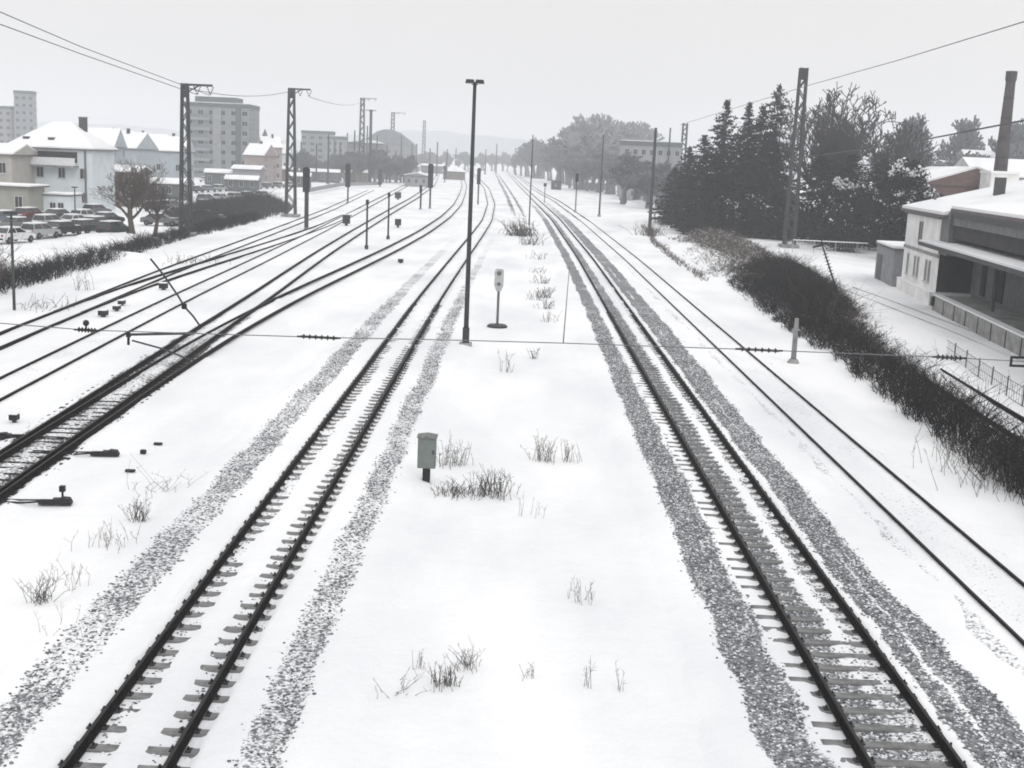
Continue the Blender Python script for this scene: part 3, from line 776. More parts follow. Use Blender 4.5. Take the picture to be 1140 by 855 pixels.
# --- white villa at left
hx = at(70, 165, 168)
r, ro = building('house', 'white two-storey house with a broad snow covered hip roof and a long balcony, at left', 'house', hx.x, hx.y, 0., 11.2, 9, 8.2, 'plaster_white', 3.4, 'hip', zs=(1.2, 4.4), n=4, faces='f', chim=0, ov=.45)
for x, hh in ((-3.6, 1.35), (-.2, 1.35)):   # dormer windows poking from the snow
    b = MB(); b.box(x-.4, x+.4, -3.7, -2.6, 8.9, 9.75, 'roof_dark'); b.box(x-.45, x+.45, -3.75, -2.55, 9.752, 9.86, 'snow'); b.build('dormer', ro)
chimney_on(ro, 2.6, .8, 9.6, 12.6, .9, 'roof_dark')
b = MB(); b.box(-2.6, 3.8, -6.0, -4.502, 5.9, 6.1, 'concrete'); bl = b.build('balcony', r)
b = MB(); b.box(-2.6, 3.8, -6.05, -5.98, 6.102, 7.0, 'white_paint'); b.box(-2.65, 3.85, -6.1, -5.93, 7.002, 7.12, 'snow'); b.build('railing', bl)
b = MB(); b.box(-2.4, 3.6, -4.56, -4.503, 6.5, 7.9, 'window_glass'); b.build('glass_door', r)
b = MB(); b.box(4.6, 4.8, -4.7, -4.503, 0, 8.1, 'galvanised'); b.build('downpipe', r)
p = at(70, 228, 152)
r, ro = building('annex', 'small pale flat garage building in front of the white house', 'garage', p.x, p.y, 0., 3.4, 4, 2.6, 'plaster_white', 0, 'flat', chim=0, ov=.15, zs=(.9,), n=2, ww=.8, wh=.9, faces='f')

# --- left edge
p = at(2, 190, 160)
building('house', 'beige house with snowy flat roof cut by the left edge', 'house', p.x, p.y, 0, 6, 8, 7.2, 'plaster_beige', 1.2, 'gable', zs=(4.9,), n=3, faces='f', chim=0)
p = at(8, 210, 148)
building('shed', 'low yellowish green shed below the beige house at the left edge', 'shed', p.x, p.y, 0, 7.2, 5, 3.6, 'plaster_yellow', .5, 'flat', chim=0, zs=(1.2,), n=2, faces='f')
def slab(label, x0, x1, yt, Y, depth, wallm, nx, nz, rz=0., sh=2.9, capm='slab_dark', ns=None, cap=True, faces='fr'):
    a, c = at(x0, yt, Y), at(x1, yt, Y); w = c.x-a.x; h = (a.z+c.z)/2
    r = empty('apartment_block', label, 'apartment block', ((a.x+c.x)/2, Y, 0), rz)
    b = MB(); b.box(-w/2, w/2, -depth/2, depth/2, -.5, h-1.2, wallm); b.build('wall', r)
    b = MB(); b.box(-w/2-.15, w/2+.15, -depth/2-.15, depth/2+.15, h-1.2+.002, h, capm); b.box(-w/2, w/2, -depth/2, depth/2, h+.002, h+.2, 'snow'); b.build('roof', r)
    zs = np.linspace(1.2, h-3.6, nz)
    win_rows(r, w, depth, faces, zs, min(2.0, w/nx*.55), 1.5, nx, ns=ns, fine=False)
    return r, w, h
slab('narrow grey tower block standing tallest at the far left', 17.5, 38, 101.5, 500, 8, 'slab_grey', 3, 9, rz=.25)
slab('lower grey slab left of the narrow tower, cut by the left edge', -30, 17, 118, 505, 9, 'plaster_grey', 6, 7)
r, w, h = slab('big stepped grey apartment block behind the first lattice mast', 214, 283, 116, 380, 15, 'slab_grey', 6, 7, rz=.0)
b = MB(); b.box(-w/2+2.2, w/2-4.6, -5, 5, h+.21, h+1.9, 'slab_dark'); b.box(-w/2+2.1, w/2-4.5, -5.1, 5.1, h+1.902, h+2.1, 'snow'); b.build('penthouse', r)
b = MB(); b.box(-1.3, 1.3, -7.9, -7.502, 0, h-1.3, 'plaster_grey'); b.box(w/2-4, w/2-2.4, -7.8, -7.502, 0, h-1.3, 'slab_dark'); b.build('stair_panel', r)
for zz in np.linspace(2.2, h-5, 6):
    b = MB(); b.box(-w/2+.8, -2, -8.4, -7.502, zz-.3, zz-.15, 'concrete'); b.box(-w/2+.8, -2, -8.46, -8.38, zz-.148, zz+.7, 'plaster_grey'); b.build('balcony', r)

# --- snowy roofs behind the villa
gs = 'snow roofed houses of the old town behind the villa'
for i, (px, yt, Y, w, d, wm, rz, lab, nn) in enumerate([
    (100, 142, 215, 10, 9, 'plaster_blue', .1, 'snow roofed house peeping out right behind the white villa', 3),
    (140, 147, 240, 8.5, 9, 'plaster_blue', -.15, 'bluish house with bright snow roof between the villa and the lattice mast', 3),
    (165, 149, 300, 9, 9, 'plaster_white', .2, 'pale house with snowy gable further back, left of the lattice mast', 3),
    (193, 152, 262, 6.5, 8, 'plaster_blue', .0, 'plain pale blue house just left of the lattice mast', 2),
    (120, 145, 330, 14, 9, 'plaster_grey', 0., 'long snowy roof in the second row behind the villa', 4),
    (300, 152, 360, 5.5, 7, 'plaster_rose', .5, 'rose coloured gabled house right of the big apartment block', 2),
    (290, 160, 330, 6, 7, 'plaster_rose', -.3, 'lower rose house at the foot of the big apartment block', 2),
    (313, 160, 390, 6, 8, 'plaster_white', .1, 'pale small house behind the second lattice mast', 2),
    ]):
    a = at(px, yt, Y); rh = 3.0
    building('house', lab, 'house', a.x, Y, rz, w, d, a.z-rh-.3, wm, rh, 'gable', zs=[z for z in (1.2, 4.0, 6.8) if z < a.z-rh-1.8], n=nn, faces='fr', group=gs, fine=False, ov=.35)
a = at(295, 143, 370)
r = empty('church_tower', 'faint pointed turret among the rose houses right of the apartment block', 'tower', (a.x, 370, 0))
b = MB(); b.box(-1.1, 1.1, -1.1, 1.1, -.5, a.z-4, 'plaster_rose'); b.build('wall', r)
b = MB(); b.v += [(-1.3, -1.3, a.z-4+.002), (1.3, -1.3, a.z-4+.002), (1.3, 1.3, a.z-4+.002), (-1.3, 1.3, a.z-4+.002), (0, 0, a.z)]
for q in ([0, 1, 4], [1, 2, 4], [2, 3, 4], [3, 0, 4], [3, 2, 1, 0]): b.face(q, 'roof_tile')
b.build('spire', r)
# low brown building near the tree
p = at(140, 180, 185)
building('house', 'brown low house with a thick snow roof behind the bare left tree', 'house', p.x, p.y, 0, 5.2, 6, 5.0, 'brown_wall', .8, 'gable', zs=(1.2, 3.1), n=2, faces='f', chim=0)
p = at(277, 178, 300)
building('kiosk', 'low hall with a bright snow roof under the big apartment block', 'hall', p.x, p.y, 0, 6.5, 6, 4.2, 'plaster_grey', .8, 'gable', chim=0, zs=(1.2,), n=2, faces='f', fine=False)
slab('hazy pale block between the second and third lattice masts', 338, 371, 146, 520, 10, 'slab_grey', 4, 6)
slab('faint low hazy block left of the station', 366, 385, 152, 500, 10, 'plaster_grey', 3, 5)

# --- station with curved dark roof
Ys = 540; a0, a1 = at(381, 160, Ys), at(462, 160, Ys); w = a1.x-a0.x
r = empty('station_building', 'long hazy station building with a rounded dark roof and a bright snow strip', 'station', ((a0.x+a1.x)/2, Ys, 0))
hh = (a0.z+a1.z)/2
b = MB(); b.box(-w/2, w/2, -7, 7, -.5, hh-.1, 'plaster_grey'); b.build('wall', r)
prof = [(-w*.5+t*w, hh+z) for t, z in ((.06, -.09), (.30, 1.0), (.42, 3.2), (.50, 5.2), (.60, 6.2), (.68, 6.3), (.78, 5.2), (.88, 3.0), (.97, .8), (1., -.09))]
b = MB(); b.prism(prof, -7.3, 7.3, 'slab_grey'); ro = b.build('roof', r)
b = MB(); b.box(-w*.5+1, w*.08, -9.3, -7.302, hh-.5, hh+.05, 'roof_dark'); b.prism([(-w*.18, hh+.06), (-w*.16, hh+1.5), (w*.0, hh+1.2), (w*.12, hh+.06)], -9.2, -7.31, 'snow'); b.build('canopy', r)
win_rows(r, w, 14, 'f', (1.5, 5.), 1.6, 2., 9, fine=False)
p = at(466, 176, 380)
building('platform_canopy', 'snow covered platform roof right of the station', 'canopy', p.x, p.y, 0, 7, 12, 3.2, 'plaster_grey', .8, 'gable', along='y', chim=0, roofm='roof_dark', zs=(1.,), n=3, faces='f', fine=False)
p = at(506, 186, 520)
building('house', 'far small building with a snowy roof seen left of the lamp post', 'house', p.x, p.y, 0, 9, 8, 3.2, 'brown_wall', 2.3, 'hip', chim=0, zs=(1.2,), n=4, faces='f', fine=False)

# platform edge wall with posts
p0, p1 = W(347, 214), W(423, 207.5)
r = empty('platform_edge', 'long low dark platform edge between the signals at left', 'platform', ((p0.x+p1.x)/2, (p0.y+p1.y)/2, 0))
P = [W(345, 216), W(362, 212.5), W(380, 209), W(400, 208.5), W(423, 207.5)]; P = [q-Vector(r.location) for q in P]
b = MB()
for a, c in zip(P[:-1], P[1:]): b.bar(a+Vector((0, 0, .9)), c+Vector((0, 0, .9)), .5, .9, 'plaster_grey')
b.build('wall', r)

# --- right: grey flats in haze
slab('hazy grey flats with rows of windows left of the conifers', 692, 757, 158, 330, 10, 'plaster_grey', 7, 4)
# hut and long shed by the right tracks
p = W(619, 211)
building('hut', 'small dark cubic hut in the snow at the far right of the tracks', 'hut', p.x, p.y, .1, 3.2, 3, 3.0, 'bay_dark', 0, 'flat', chim=0, ov=.1, zs=(1.2,), n=1, faces='f', ww=.7, wh=.8, snow=False)
p = W(661, 211)
building('goods_shed', 'long low dark shed with patches of snow behind the slender mast', 'shed', p.x, p.y, .15, 9.5, 3.4, 2.2, 'slab_dark', .7, 'gable', chim=0, ov=.2, zs=(1.,), n=4, faces='f', ww=.8, wh=.7)
p = W(745, 212)
building('shed', 'little shed with bright snow roof between the conifers and the masts', 'shed', p.x, p.y, 0, 4.4, 4, 2.6, 'slab_dark', .9, 'gable', chim=0, ov=.3)

# --- warehouse at right
# facade runs parallel to the tracks; local axes = world
xw = 32.6
r = empty('warehouse', 'cream warehouse with a snowy roof, loading dock and long canopy at the right edge', 'warehouse', (xw, 100, 0), -.115)
def WB(mb, x0, x1, y0, y1, z0, z1, m): return mb.box(x0-xw, x1-xw, y0-100, y1-100, z0, z1, m)
yN, yJ, yE = 102.5, 89.5, 38.   # far corner, joint to the loading bay, near end
b = MB(); WB(b, xw, 52, yJ, yN, -.5, 6.6, 'plaster_cream'); b.build('wall', r)
b = MB(); WB(b, xw-.06, xw-.002, yJ, yN+.06, 3.55, 3.8, 'concrete'); b.build('cornice', r)
b = MB(); WB(b, xw-.35, xw-.002, yJ+.2, yN, -.2, .9, 'plaster_cream'); WB(b, xw-.4, xw-.002, yJ+.2, yN, .902, 1.0, 'snow'); b.build('plinth', r)
# upper window, lower windows on the side facing the tracks (-x)
window(r, (0, 96.6-100, 4.4), -PI/2, 1.5, 1.6)
for yy in (100.4, 97.6, 96.4, 93.4, 92.2): window(r, (0, yy-100, 1.5), -PI/2, .75, 1.7)
b = MB(); WB(b, xw-.25, xw-.1, yJ+.1, yN, 6.42, 6.56, 'galvanised'); b.build('gutter', r)
# loading bay: recessed dark volume
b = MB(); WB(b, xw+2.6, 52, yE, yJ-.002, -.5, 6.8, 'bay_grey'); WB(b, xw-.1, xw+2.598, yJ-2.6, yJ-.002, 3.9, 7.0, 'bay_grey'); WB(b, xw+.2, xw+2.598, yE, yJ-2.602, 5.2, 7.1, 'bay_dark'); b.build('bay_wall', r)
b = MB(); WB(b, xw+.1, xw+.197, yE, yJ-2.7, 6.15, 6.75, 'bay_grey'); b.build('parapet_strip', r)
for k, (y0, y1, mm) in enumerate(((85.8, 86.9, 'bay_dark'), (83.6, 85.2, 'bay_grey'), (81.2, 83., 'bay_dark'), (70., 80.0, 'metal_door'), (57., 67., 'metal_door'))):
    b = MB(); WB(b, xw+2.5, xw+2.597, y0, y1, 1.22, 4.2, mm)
    if mm == 'metal_door':
        for yy in np.arange(y0+.2, y1, .45): WB(b, xw+2.46, xw+2.498, yy, yy+.06, 1.24, 4.18, 'bay_grey')
    b.build('gate', r)
b = MB(); WB(b, xw-.7, xw+2.59, yE, yJ-2.6, -.5, 1.05, 'concrete'); dk = b.build('loading_dock', r)
b = MB(); WB(b, xw-.75, xw-.2, yE, yJ-2.6, 1.052, 1.15, 'snow'); b.build('snow_strip', dk)
for yy in np.arange(yE+2, yJ-3, 3.1):
    b = MB(); WB(b, xw-.73, xw-.702, yy, yy+.12, -.2, .98, 'bay_dark'); b.build('dock_buffer', dk)
b = MB(); WB(b, xw+.02, xw+2.49, yJ-.12, yJ-.004, 1.06, 3.88, 'bay_dark'); b.build('side_lining', r)
b = MB(); WB(b, xw-.9, xw-.705, yJ-3.2, yJ-2.7, .3, .95, 'black'); b.build('bumper', dk)
b = MB(); WB(b, xw-1.5, xw+2.4, yE, yJ+.6, 4.45, 4.72, 'roof_dark'); cn = b.build('canopy', r)
b = MB(); WB(b, xw-1.45, xw+2.35, yE, yJ+.55, 4.722, 4.86, 'snow'); b.build('snow_cover', cn)
for yy in (76., 66., 56.):
    b = MB(); b.tube([(.6, yy-100, 1.2), (.6, yy-100, 4.45)], .09, 'dark_steel', 8); b.build('column', r)
# roof (low pitch, ridge parallel to the tracks)
def roofpr(x0, x1, xm, z0, zr, y0, y1, th, m, name, par):
    bb = MB(); bb.prism([(x0-xw, z0), (x0-xw, z0+th), (xm-xw, zr+th), (x1-xw, z0+th), (x1-xw, z0)], y0-100, y1-100, m); return bb.build(name, par)
ro = roofpr(xw-.5, 52, 42, 6.602, 9.2, yJ-2, yN+.5, .2, 'roof_tile', 'roof', r)
roofpr(xw-.45, 51.9, 42, 6.81, 9.41, yJ-2, yN+.4, .22, 'snow', 'snow_cover', ro)
ro2 = roofpr(xw-.0, 52, 42, 7.102, 9.2, yE, yJ-2.01, .2, 'roof_tile', 'roof', r)
roofpr(xw+.05, 51.9, 42, 7.31, 9.41, yE, yJ-2.02, .2, 'snow', 'snow_cover', ro2)
pv = at(1121, 220, 93)
b = MB(); b.box(pv.x-xw-.35, pv.x-xw+.35, pv.y-100-.35, pv.y-100+.35, pv.z-.6, pv.z+1.5, 'roof_dark'); b.build('vent', ro2)
pv = at(1038, 221, 101.5)
b = MB(); b.lathe([(.12, 0), (.12, .5), (.2, .5), (.2, .62), (0, .7)], 'galvanised', 10, (pv.x-xw, pv.y-100, pv.z-.1)); b.build('vent_pipe', ro)
b = MB(); WB(b, 32.6, 51.9, yE, yJ-2.01, 6.7, 7.1, 'roof_dark'); b.build('fascia', r)

p = (W(963, 300)+W(993, 318))/2
r, ro = building('shed', 'small grey timber shed leaning against the far corner of the warehouse', 'shed', 35.0, 108.5, -.115, 3.6, 8.5, 3.1, 'shed_wood', .25, 'flat', chim=0, ov=.15)
b = MB(); b.box(-1.85, -1.802, 1.2, 3.4, 0, 2.3, 'slab_dark'); b.build('door', r)
for y in np.arange(-4, 4.2, .55):
    pass
p = at(1068, 196, 150)
building('brick_hall', 'red brick hall with a snow roof behind the warehouse', 'hall', p.x+1, 156, -.12, 11.5, 26, 8.6, 'brick', 2.0, 'gable', along='y', chim=0, ov=.2, zs=(3.2,), n=5, faces='f')
# factory chimney
p = at(1113, 196, 140)
H = at(1118, 79, 140).z
r = empty('factory_chimney', 'tall slender brick chimney rising beside the warehouse roof', 'chimney', (p.x, 140, 0))
b = MB(); b.tube([(0, 0, -.5), (0, 0, 8), (0, 0, H-1.2)], [1.15, .8, .52], 'chimney_brick', 16); b.build('shaft', r, smooth=True)
b = MB(); b.tube([(0, 0, H-1.2), (0, 0, H-.9), (0, 0, H)], [.52, .62, .62], 'chimney_brick', 16); b.build('crown', r)
b = MB(); b.box(-1.6, 1.6, -1.6, 1.6, -.5, 10.2, 'plaster_cream'); bb = b.build('base', r)
b = MB(); b.box(-1.7, 1.7, -1.7, 1.7, 10.202, 10.5, 'snow'); b.build('snow_cap', bb)
for z in np.arange(12, H-2, 2.2):
    b = MB(); rr = .8-.28*(z-8)/(H-9.2)+.02; b.tube([(0, 0, z), (0, 0, z+.1)], rr, 'dark_steel', 16, cap=False); b.build('iron_band', r)
p = at(1130, 170, 175)
building('house', 'pale hall with hazy snow roof right of the tall chimney', 'hall', p.x, 175, 0, 14, 10, 9.8, 'plaster_cream', 2.4, 'gable', chim=0, zs=(5., ), n=4, faces='f')
p = at(1090, 172, 300)
building('house', 'far hazy house with a snowy roof behind the brick hall', 'house', p.x, 300, 0, 8, 7, p.z-1.5, 'plaster_grey', 2.2, 'gable', chim=1, zs=(3., 7.), n=3, faces='f', fine=False)

# ------------------------------------------------------------------ cars
def make_car(style=0):
    """hatchback ~4.1 m, length along local x"""
    r = bpy.data.objects.new('parked_car', None); COL.objects.link(r); L = 4.2 if style == 0 else 4.6
    h = L/2; w = .85
    roof_z = 1.45 if style == 0 else 1.40
    low = [(-h, .35), (-h, .8), (-h+.15, .93), (-h+.9 if style else -h+.25, .98), (h-1.15, .95), (h-.25, .82), (h, .65), (h, .35)]
    def loft(prof, ws, m, name, par, closed=True):
        b = MB(); n = len(prof); base = 0
        offs = [-1, -.93, .93, 1]
        for k, o in enumerate(offs):
            for (x, z) in prof:
                s = 1. if k in (1, 2) else .94
                zc = .62; xx = x*(1 if k in (1, 2) else .985)
                b.v.append((xx, o*ws, z if k in (1, 2) else zc+(z-zc)*s))
        for k in range(3):
            for i in range(n): b.face([k*n+i, k*n+(i+1) % n, (k+1)*n+(i+1) % n, (k+1)*n+i], m)
        b.face(list(range(n))[::-1], m); b.face([3*n+i for i in range(n)], m)
        return b.build(name, par, smooth=False)
    body = loft(low, w, 'car_grey', 'body', r)
    # cabin: glass house with painted roof
    xr0, xr1 = (-h+.35, h-1.9) if style == 0 else (-h+1.1, h-2.0)
    xb0, xb1 = (-h+.12, h-1.2) if style == 0 else (-h+.55, h-1.25)
    b = MB(); wb, wt = .78, .62
    b.v += [(xb0, -wb, .94), (xb1, -wb, .94), (xb1, wb, .94), (xb0, wb, .94), (xr0, -wt, roof_z-.04), (xr1, -wt, roof_z-.04), (xr1, wt, roof_z-.04), (xr0, wt, roof_z-.04)]
    for q in ((4, 5, 6, 7), (0, 1, 5, 4), (1, 2, 6, 5), (2, 3, 7, 6), (3, 0, 4, 7)): b.face(list(q), 'car_glass')
    b.build('windows', r)
    b = MB(); b.box(xr0-.04, xr1+.04, -wt-.02, wt+.02, roof_z-.038, roof_z, 'car_grey')
    for s in (-1, 1):
        for (x0, x1) in ((xb0, xr0), ((xb0+xb1)/2, (xr0+xr1)/2), (xb1, xr1)):
            b.bar((x0, s*(wb+.005), .95), (x1, s*(wt+.01), roof_z-.03), .06, .05, 'car_grey')
    b.build('roof', r)
    b = MB(); b.box(xr0-.02, xr1+.02, -wt, wt, roof_z+.002, roof_z+.10, 'snow'); b.box(h-1.1, h-.3, -.7, .7, .95, 1.0, 'snow')
    b.build('snow_cover', r, bevel=.04)
    for x in (-h+.75, h-.8):
        for s in (-1, 1):
            b = MB(); b.lathe([(.12, -.11), (.30, -.11), (.32, -.07), (.32, .07), (.30, .11), (.12, .11)], 'tyre', 16, (x, s*.80, .32), ax='y'); wo = b.build('wheel', r)
            b = MB(); b.lathe([(0, .02), (.20, .0)], 'hub', 12, (x, s*.905, .32), ax='y'); b.build('rim', wo)
    for s in (-1, 1):
        b = MB(); b.box(h-.07, h+.005, s*.62-.14, s*.62+.14, .6, .74, 'lamp_glass'); b.build('headlight', r)
        b = MB(); b.box(-h-.005, -h+.06, s*.66-.1, s*.66+.1, .68, .86, 'tail_red'); b.build('tail_light', r)
    b = MB(); b.box(h-.02, h+.04, -.75, .75, .36, .52, 'black'); b.box(-h-.04, -h+.02, -.75, .75, .36, .52, 'black'); b.build('bumper', r)
    return r
protos = [make_car(0), make_car(1)]; used = [False, False]
def recolor(o, m):
    for ch in o.children:
        if ch.name.split('.')[0] in ('body', 'roof'):
            ch.material_slots[0].link = 'OBJECT'; ch.material_slots[0].material = M['car_'+m]
def place_car(px, py, col, rz, st, label, group='cars parked in the snowy lot at left'):
    o = protos[st] if not used[st] else copy_tree(protos[st]); used[st] = True
    o.location = W(px, py); o.rotation_euler = (0, 0, rz); recolor(o, col)
    tag(o, label, 'car', group); return o
a = 1.32
for t in [
    (8, 249, 'blue', a, 0, 'blue-grey car at the left edge in the rear row of the lot'),
    (35, 245, 'red', a, 0, 'dark red car, the only red one in the left part of the lot'),
    (66, 246, 'green', a, 1, 'dark car with snowy roof behind the black pair'),
    (95, 247, 'white', a, 0, 'white snowed-over car near the bare tree'),
    (120, 250, 'black', a, 1, 'black car partly behind the bare tree trunk'),
    (14, 270, 'white', a, 1, 'snow covered car at the left edge of the front row'),
    (45, 265, 'silver', a, 0, 'silver car in the front row of the lot'),
    (70, 262, 'black', a, 1, 'black car in the front row, left one of the dark pair'),
    (98, 260, 'green', a, 0, 'black-green car in the front row, right one of the dark pair'),
    (180, 251, 'grey', 0., 1, 'dark grey car with snow on its roof between tree and lattice mast'),
    (232, 247, 'white', .1, 0, 'white car close to the foot of the first lattice mast'),
    (5, 239, 'silver', a, 0, 'silver car in the rear row touching the left picture edge'),
    (22, 257, 'grey', a, 1, 'dark grey car in the middle row at the left end'),
    (56, 254, 'silver', a, 0, 'silver car in the middle row behind the silver front car'),
    (84, 253, 'white', a, 1, 'white car in the middle row behind the dark pair'),
    (110, 256, 'grey', a, 0, 'grey car at the right end of the middle row'),
    (52, 238, 'black', a, 0, 'black car in the rearmost row before the garage'),
    (80, 239, 'silver', a, 1, 'silver car in the rearmost row below the white house'),
    (108, 240, 'grey', a, 0, 'grey car in the rearmost row at the corner of the white house'),
    (205, 243, 'black', .1, 1, 'black car just left of the first lattice mast'),
    (128, 262, 'green', a, 0, 'dark green car by the trunk of the brownish bare tree'),
    ]: place_car(*t)
rr = random.Random(3); k = 0
cols = ['silver', 'white', 'grey', 'blue', 'black', 'white', 'green', 'silver']
for (x0, x1, y0, y1, n) in [(222, 300, 226, 220, 5), (212, 330, 215, 208, 9), (205, 340, 196.5, 193.5, 15), (218, 300, 233, 229, 4), (345, 430, 200, 197, 9), (165, 200, 236, 233, 2), (225, 320, 203, 199, 10), (150, 205, 221, 217, 4)]:
    for i in range(n):
        t = (i+.5)/n; k += 1
        place_car(x0+(x1-x0)*t, y0+(y1-y0)*t, cols[rr.randrange(8)], 1.35+rr.uniform(-.05, .05), rr.randrange(2), 'small snow covered car in the distant rows beyond the left bushes', 'snow covered cars in the distant rows')

# ------------------------------------------------------------------ trees
def branch_tree(seed, H=14., spread=.5, levels=5, trunk_r=.28, twigm='twig', upright=.35, ratio=.74, crown_from=.25, fine=1.0, per=3):
    """arrays of segments: trunk list, crown list"""
    rg = random.Random(seed); T, C = [], []
    def grow(p, d, L, r, lv):
        n = 3 if lv < 3 else 2; q = p
        for i in range(n):
            d2 = (d + Vector((rg.uniform(-1, 1), rg.uniform(-1, 1), rg.uniform(-.6, .9)))*.16).normalized()
            e = q + d2*(L/n); r2 = r*(1-.33/n)
            (T if lv <= 1 else C).append((q, e, r, r2))
            if lv >= 1 and lv < levels and i < n-1 or (lv == 0 and i >= 1):
                for _ in range(1 if lv else 2):
                    side = Vector((rg.uniform(-1, 1), rg.uniform(-1, 1), rg.uniform(.0, .8))).normalized()
                    grow(e, (d2*.55+side*(.8)).normalized(), L*ratio*rg.uniform(.6, .95), r2*.55, lv+1)
            q, r, d = e, r2, d2
        if lv < levels:
            for _ in range(per):
                side = Vector((rg.uniform(-1, 1), rg.uniform(-1, 1), rg.uniform(-.3, .8)))
                nd = (d + side*spread*1.3 + Vector((0, 0, upright*.4))).normalized()
                grow(q, nd, L*ratio*rg.uniform(.75, 1.05), r*.68, lv+1)
    grow(Vector((0, 0, -.2)), Vector((0, 0, 1)), H*.22, trunk_r, 0)
    return T, C
def seg_arrays(L, minr=0.012):
    P0 = np.array([tuple(s[0]) for s in L]); P1 = np.array([tuple(s[1]) for s in L])
    return P0, P1, np.maximum(np.array([s[2] for s in L]), minr), np.maximum(np.array([s[3] for s in L]), minr*.8)
TREE_MESH = {}
def bare_meshes(key, **kw):
    if key in TREE_MESH: return TREE_MESH[key]
    minr = kw.pop('minr', .02); tm = kw.get('twigm', 'twig')
    T, C = branch_tree(**kw)
    zt = max(max(s[1].z for s in C), 1)
    V, F = segs(*seg_arrays(T, minr), n=6); ot = mesh_np('trunk', V, F, 'bark' if tm == 'twig' else tm)
    P0, P1, R0, R1 = seg_arrays(C, minr)
    V, F = segs(P0, P1, R0, R1, 3); oc = mesh_np('crown', V, F, tm)
    TREE_MESH[key] = (ot.data, oc.data, zt)
    bpy.data.objects.remove(ot); bpy.data.objects.remove(oc)
    return TREE_MESH[key]
def put_tree(name, label, base, H, key, group=None, rz=None, wide=1., cat='tree', **kw):
    td, cd, zt = TREE_MESH[key] if key in TREE_MESH else bare_meshes(key, **kw)
    r = empty(name, label, cat, base, random.uniform(0, 6.28) if rz is None else rz, group); s = H/zt; r.scale = (s*wide, s*wide, s)
    for nm, d in (('trunk', td), ('crown', cd)):
        o = bpy.data.objects.new(nm, d); COL.objects.link(o); o.parent = r
    return r
def conifer_meshes(key, seed, H=20., R=3.6, m='needles', low=.06, n_whorl=42, ragged=.35, ex=.62):
    rg = np.random.default_rng(seed)
    P0, P1, R0, R1 = [], [], [], []
    qV, qF = [], []
    for i in range(n_whorl):
        t = i/(n_whorl-1); z = H*(low+(1-low)*t*.985); rad = R*(1-t)**ex*(1-.14*math.sin(i*1.7))*min(1, .25+(1-t)*6)
        nb = int(6+5*(1-t))
        for k in range(nb):
            a = rg.uniform(0, 2*PI); L = rad*rg.uniform(1-ragged, 1.1); dr = -.25*L+rg.uniform(-.2, .15)
            p0 = np.array([0, 0, z]); p1 = np.array([math.cos(a)*L, math.sin(a)*L, z+dr+.18*L*(t > .7)])
            P0.append(p0); P1.append(p1); R0.append(.05*(1-t)+.015); R1.append(.01)
            m_ = int(10+22*L/R)
            tt = rg.uniform(.12, 1.0, m_); c = p0+(p1-p0)*tt[:, None]+rg.normal(0, .13, (m_, 3))*[1, 1, .8]
            s = rg.uniform(.22, .5, m_)*(.6+.4*(1-t))
            d1 = rg.normal(0, 1, (m_, 3)); d1[:, 2] *= .35; d1 /= np.linalg.norm(d1, axis=1, keepdims=True)
            d2 = rg.normal(0, 1, (m_, 3)); d2[:, 2] -= .9; d2 -= d1*(d1*d2).sum(1, keepdims=True); d2 /= np.linalg.norm(d2, axis=1, keepdims=True)
            q = np.stack([c-d1*s[:, None]*.5, c+d1*s[:, None]*.5, c+d1*s[:, None]*.15+d2*s[:, None]*1.0, c-d1*s[:, None]*.25+d2*s[:, None]*.8], 1)
            qV.append(q.reshape(-1, 3))
    qV = np.concatenate(qV); qF = np.arange(len(qV)).reshape(-1, 4)
    V, F = segs(np.array(P0), np.array(P1), R0, R1, 3)
    V2 = np.concatenate([V, qV]); F2 = np.concatenate([F, qF+len(V)])
    oc = mesh_np('crown', V2, F2, m)
    V, F = segs([[0, 0, -.3], [0, 0, H*.5]], [[0, 0, H*.5], [0, 0, H*.97]], [.28, .16], [.16, .03], 8)
    ot = mesh_np('trunk', V, F, 'bark')
    TREE_MESH[key] = (ot.data, oc.data, H); bpy.data.objects.remove(oc); bpy.data.objects.remove(ot)
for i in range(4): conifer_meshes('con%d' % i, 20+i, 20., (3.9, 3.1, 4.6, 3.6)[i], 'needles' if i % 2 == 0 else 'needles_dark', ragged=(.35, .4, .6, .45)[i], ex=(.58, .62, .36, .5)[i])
gc = 'dark conifers at right'
for px, yt, Y, key, wd, lab in [
    (810, 111, 184, 'con0', 1.1, 'dark pointed conifer, the left one of the tall pair'),
    (835, 113, 190, 'con1', 1.15, 'dark narrow conifer between the pointed one and the tallest'),
    (868, 94, 186, 'con2', 1.0, 'tallest dark conifer with a ragged top beside the lattice mast'),
    (850, 118, 180, 'con3', 1.1, 'dark conifer filling the gap before the tallest one'),
    (785, 150, 184, 'con3', 1.2, 'mid-height conifer at the left shoulder of the dark group'),
    (768, 163, 198, 'con0', 1.0, 'low hazy conifer at the left end of the dark group'),
    (822, 148, 176, 'con2', 1.1, 'dark conifer standing low in front of the pointed pair'),
    (862, 155, 172, 'con0', 1.2, 'front conifer directly left of the lattice mast foot'),
    (798, 172, 174, 'con1', 1.5, 'squat dark conifer in front of the left shoulder'),
    (752, 186, 205, 'con3', 1.0, 'small outermost conifer of the dark group'),
    (915, 170, 172, 'con3', 1.4, 'low dark spruce under the bare trees, left one'),
    (950, 172, 168, 'con0', 1.6, 'low broad dark spruce under the bare trees, middle one'),
    (985, 178, 168, 'con2', 1.5, 'low dark spruce under the bare trees, right one'),
    ]:
    a = at(px, yt, Y); put_tree('conifer', lab, (a.x, Y, 0), a.z, key, gc, wide=wd*20/a.z*1.22)

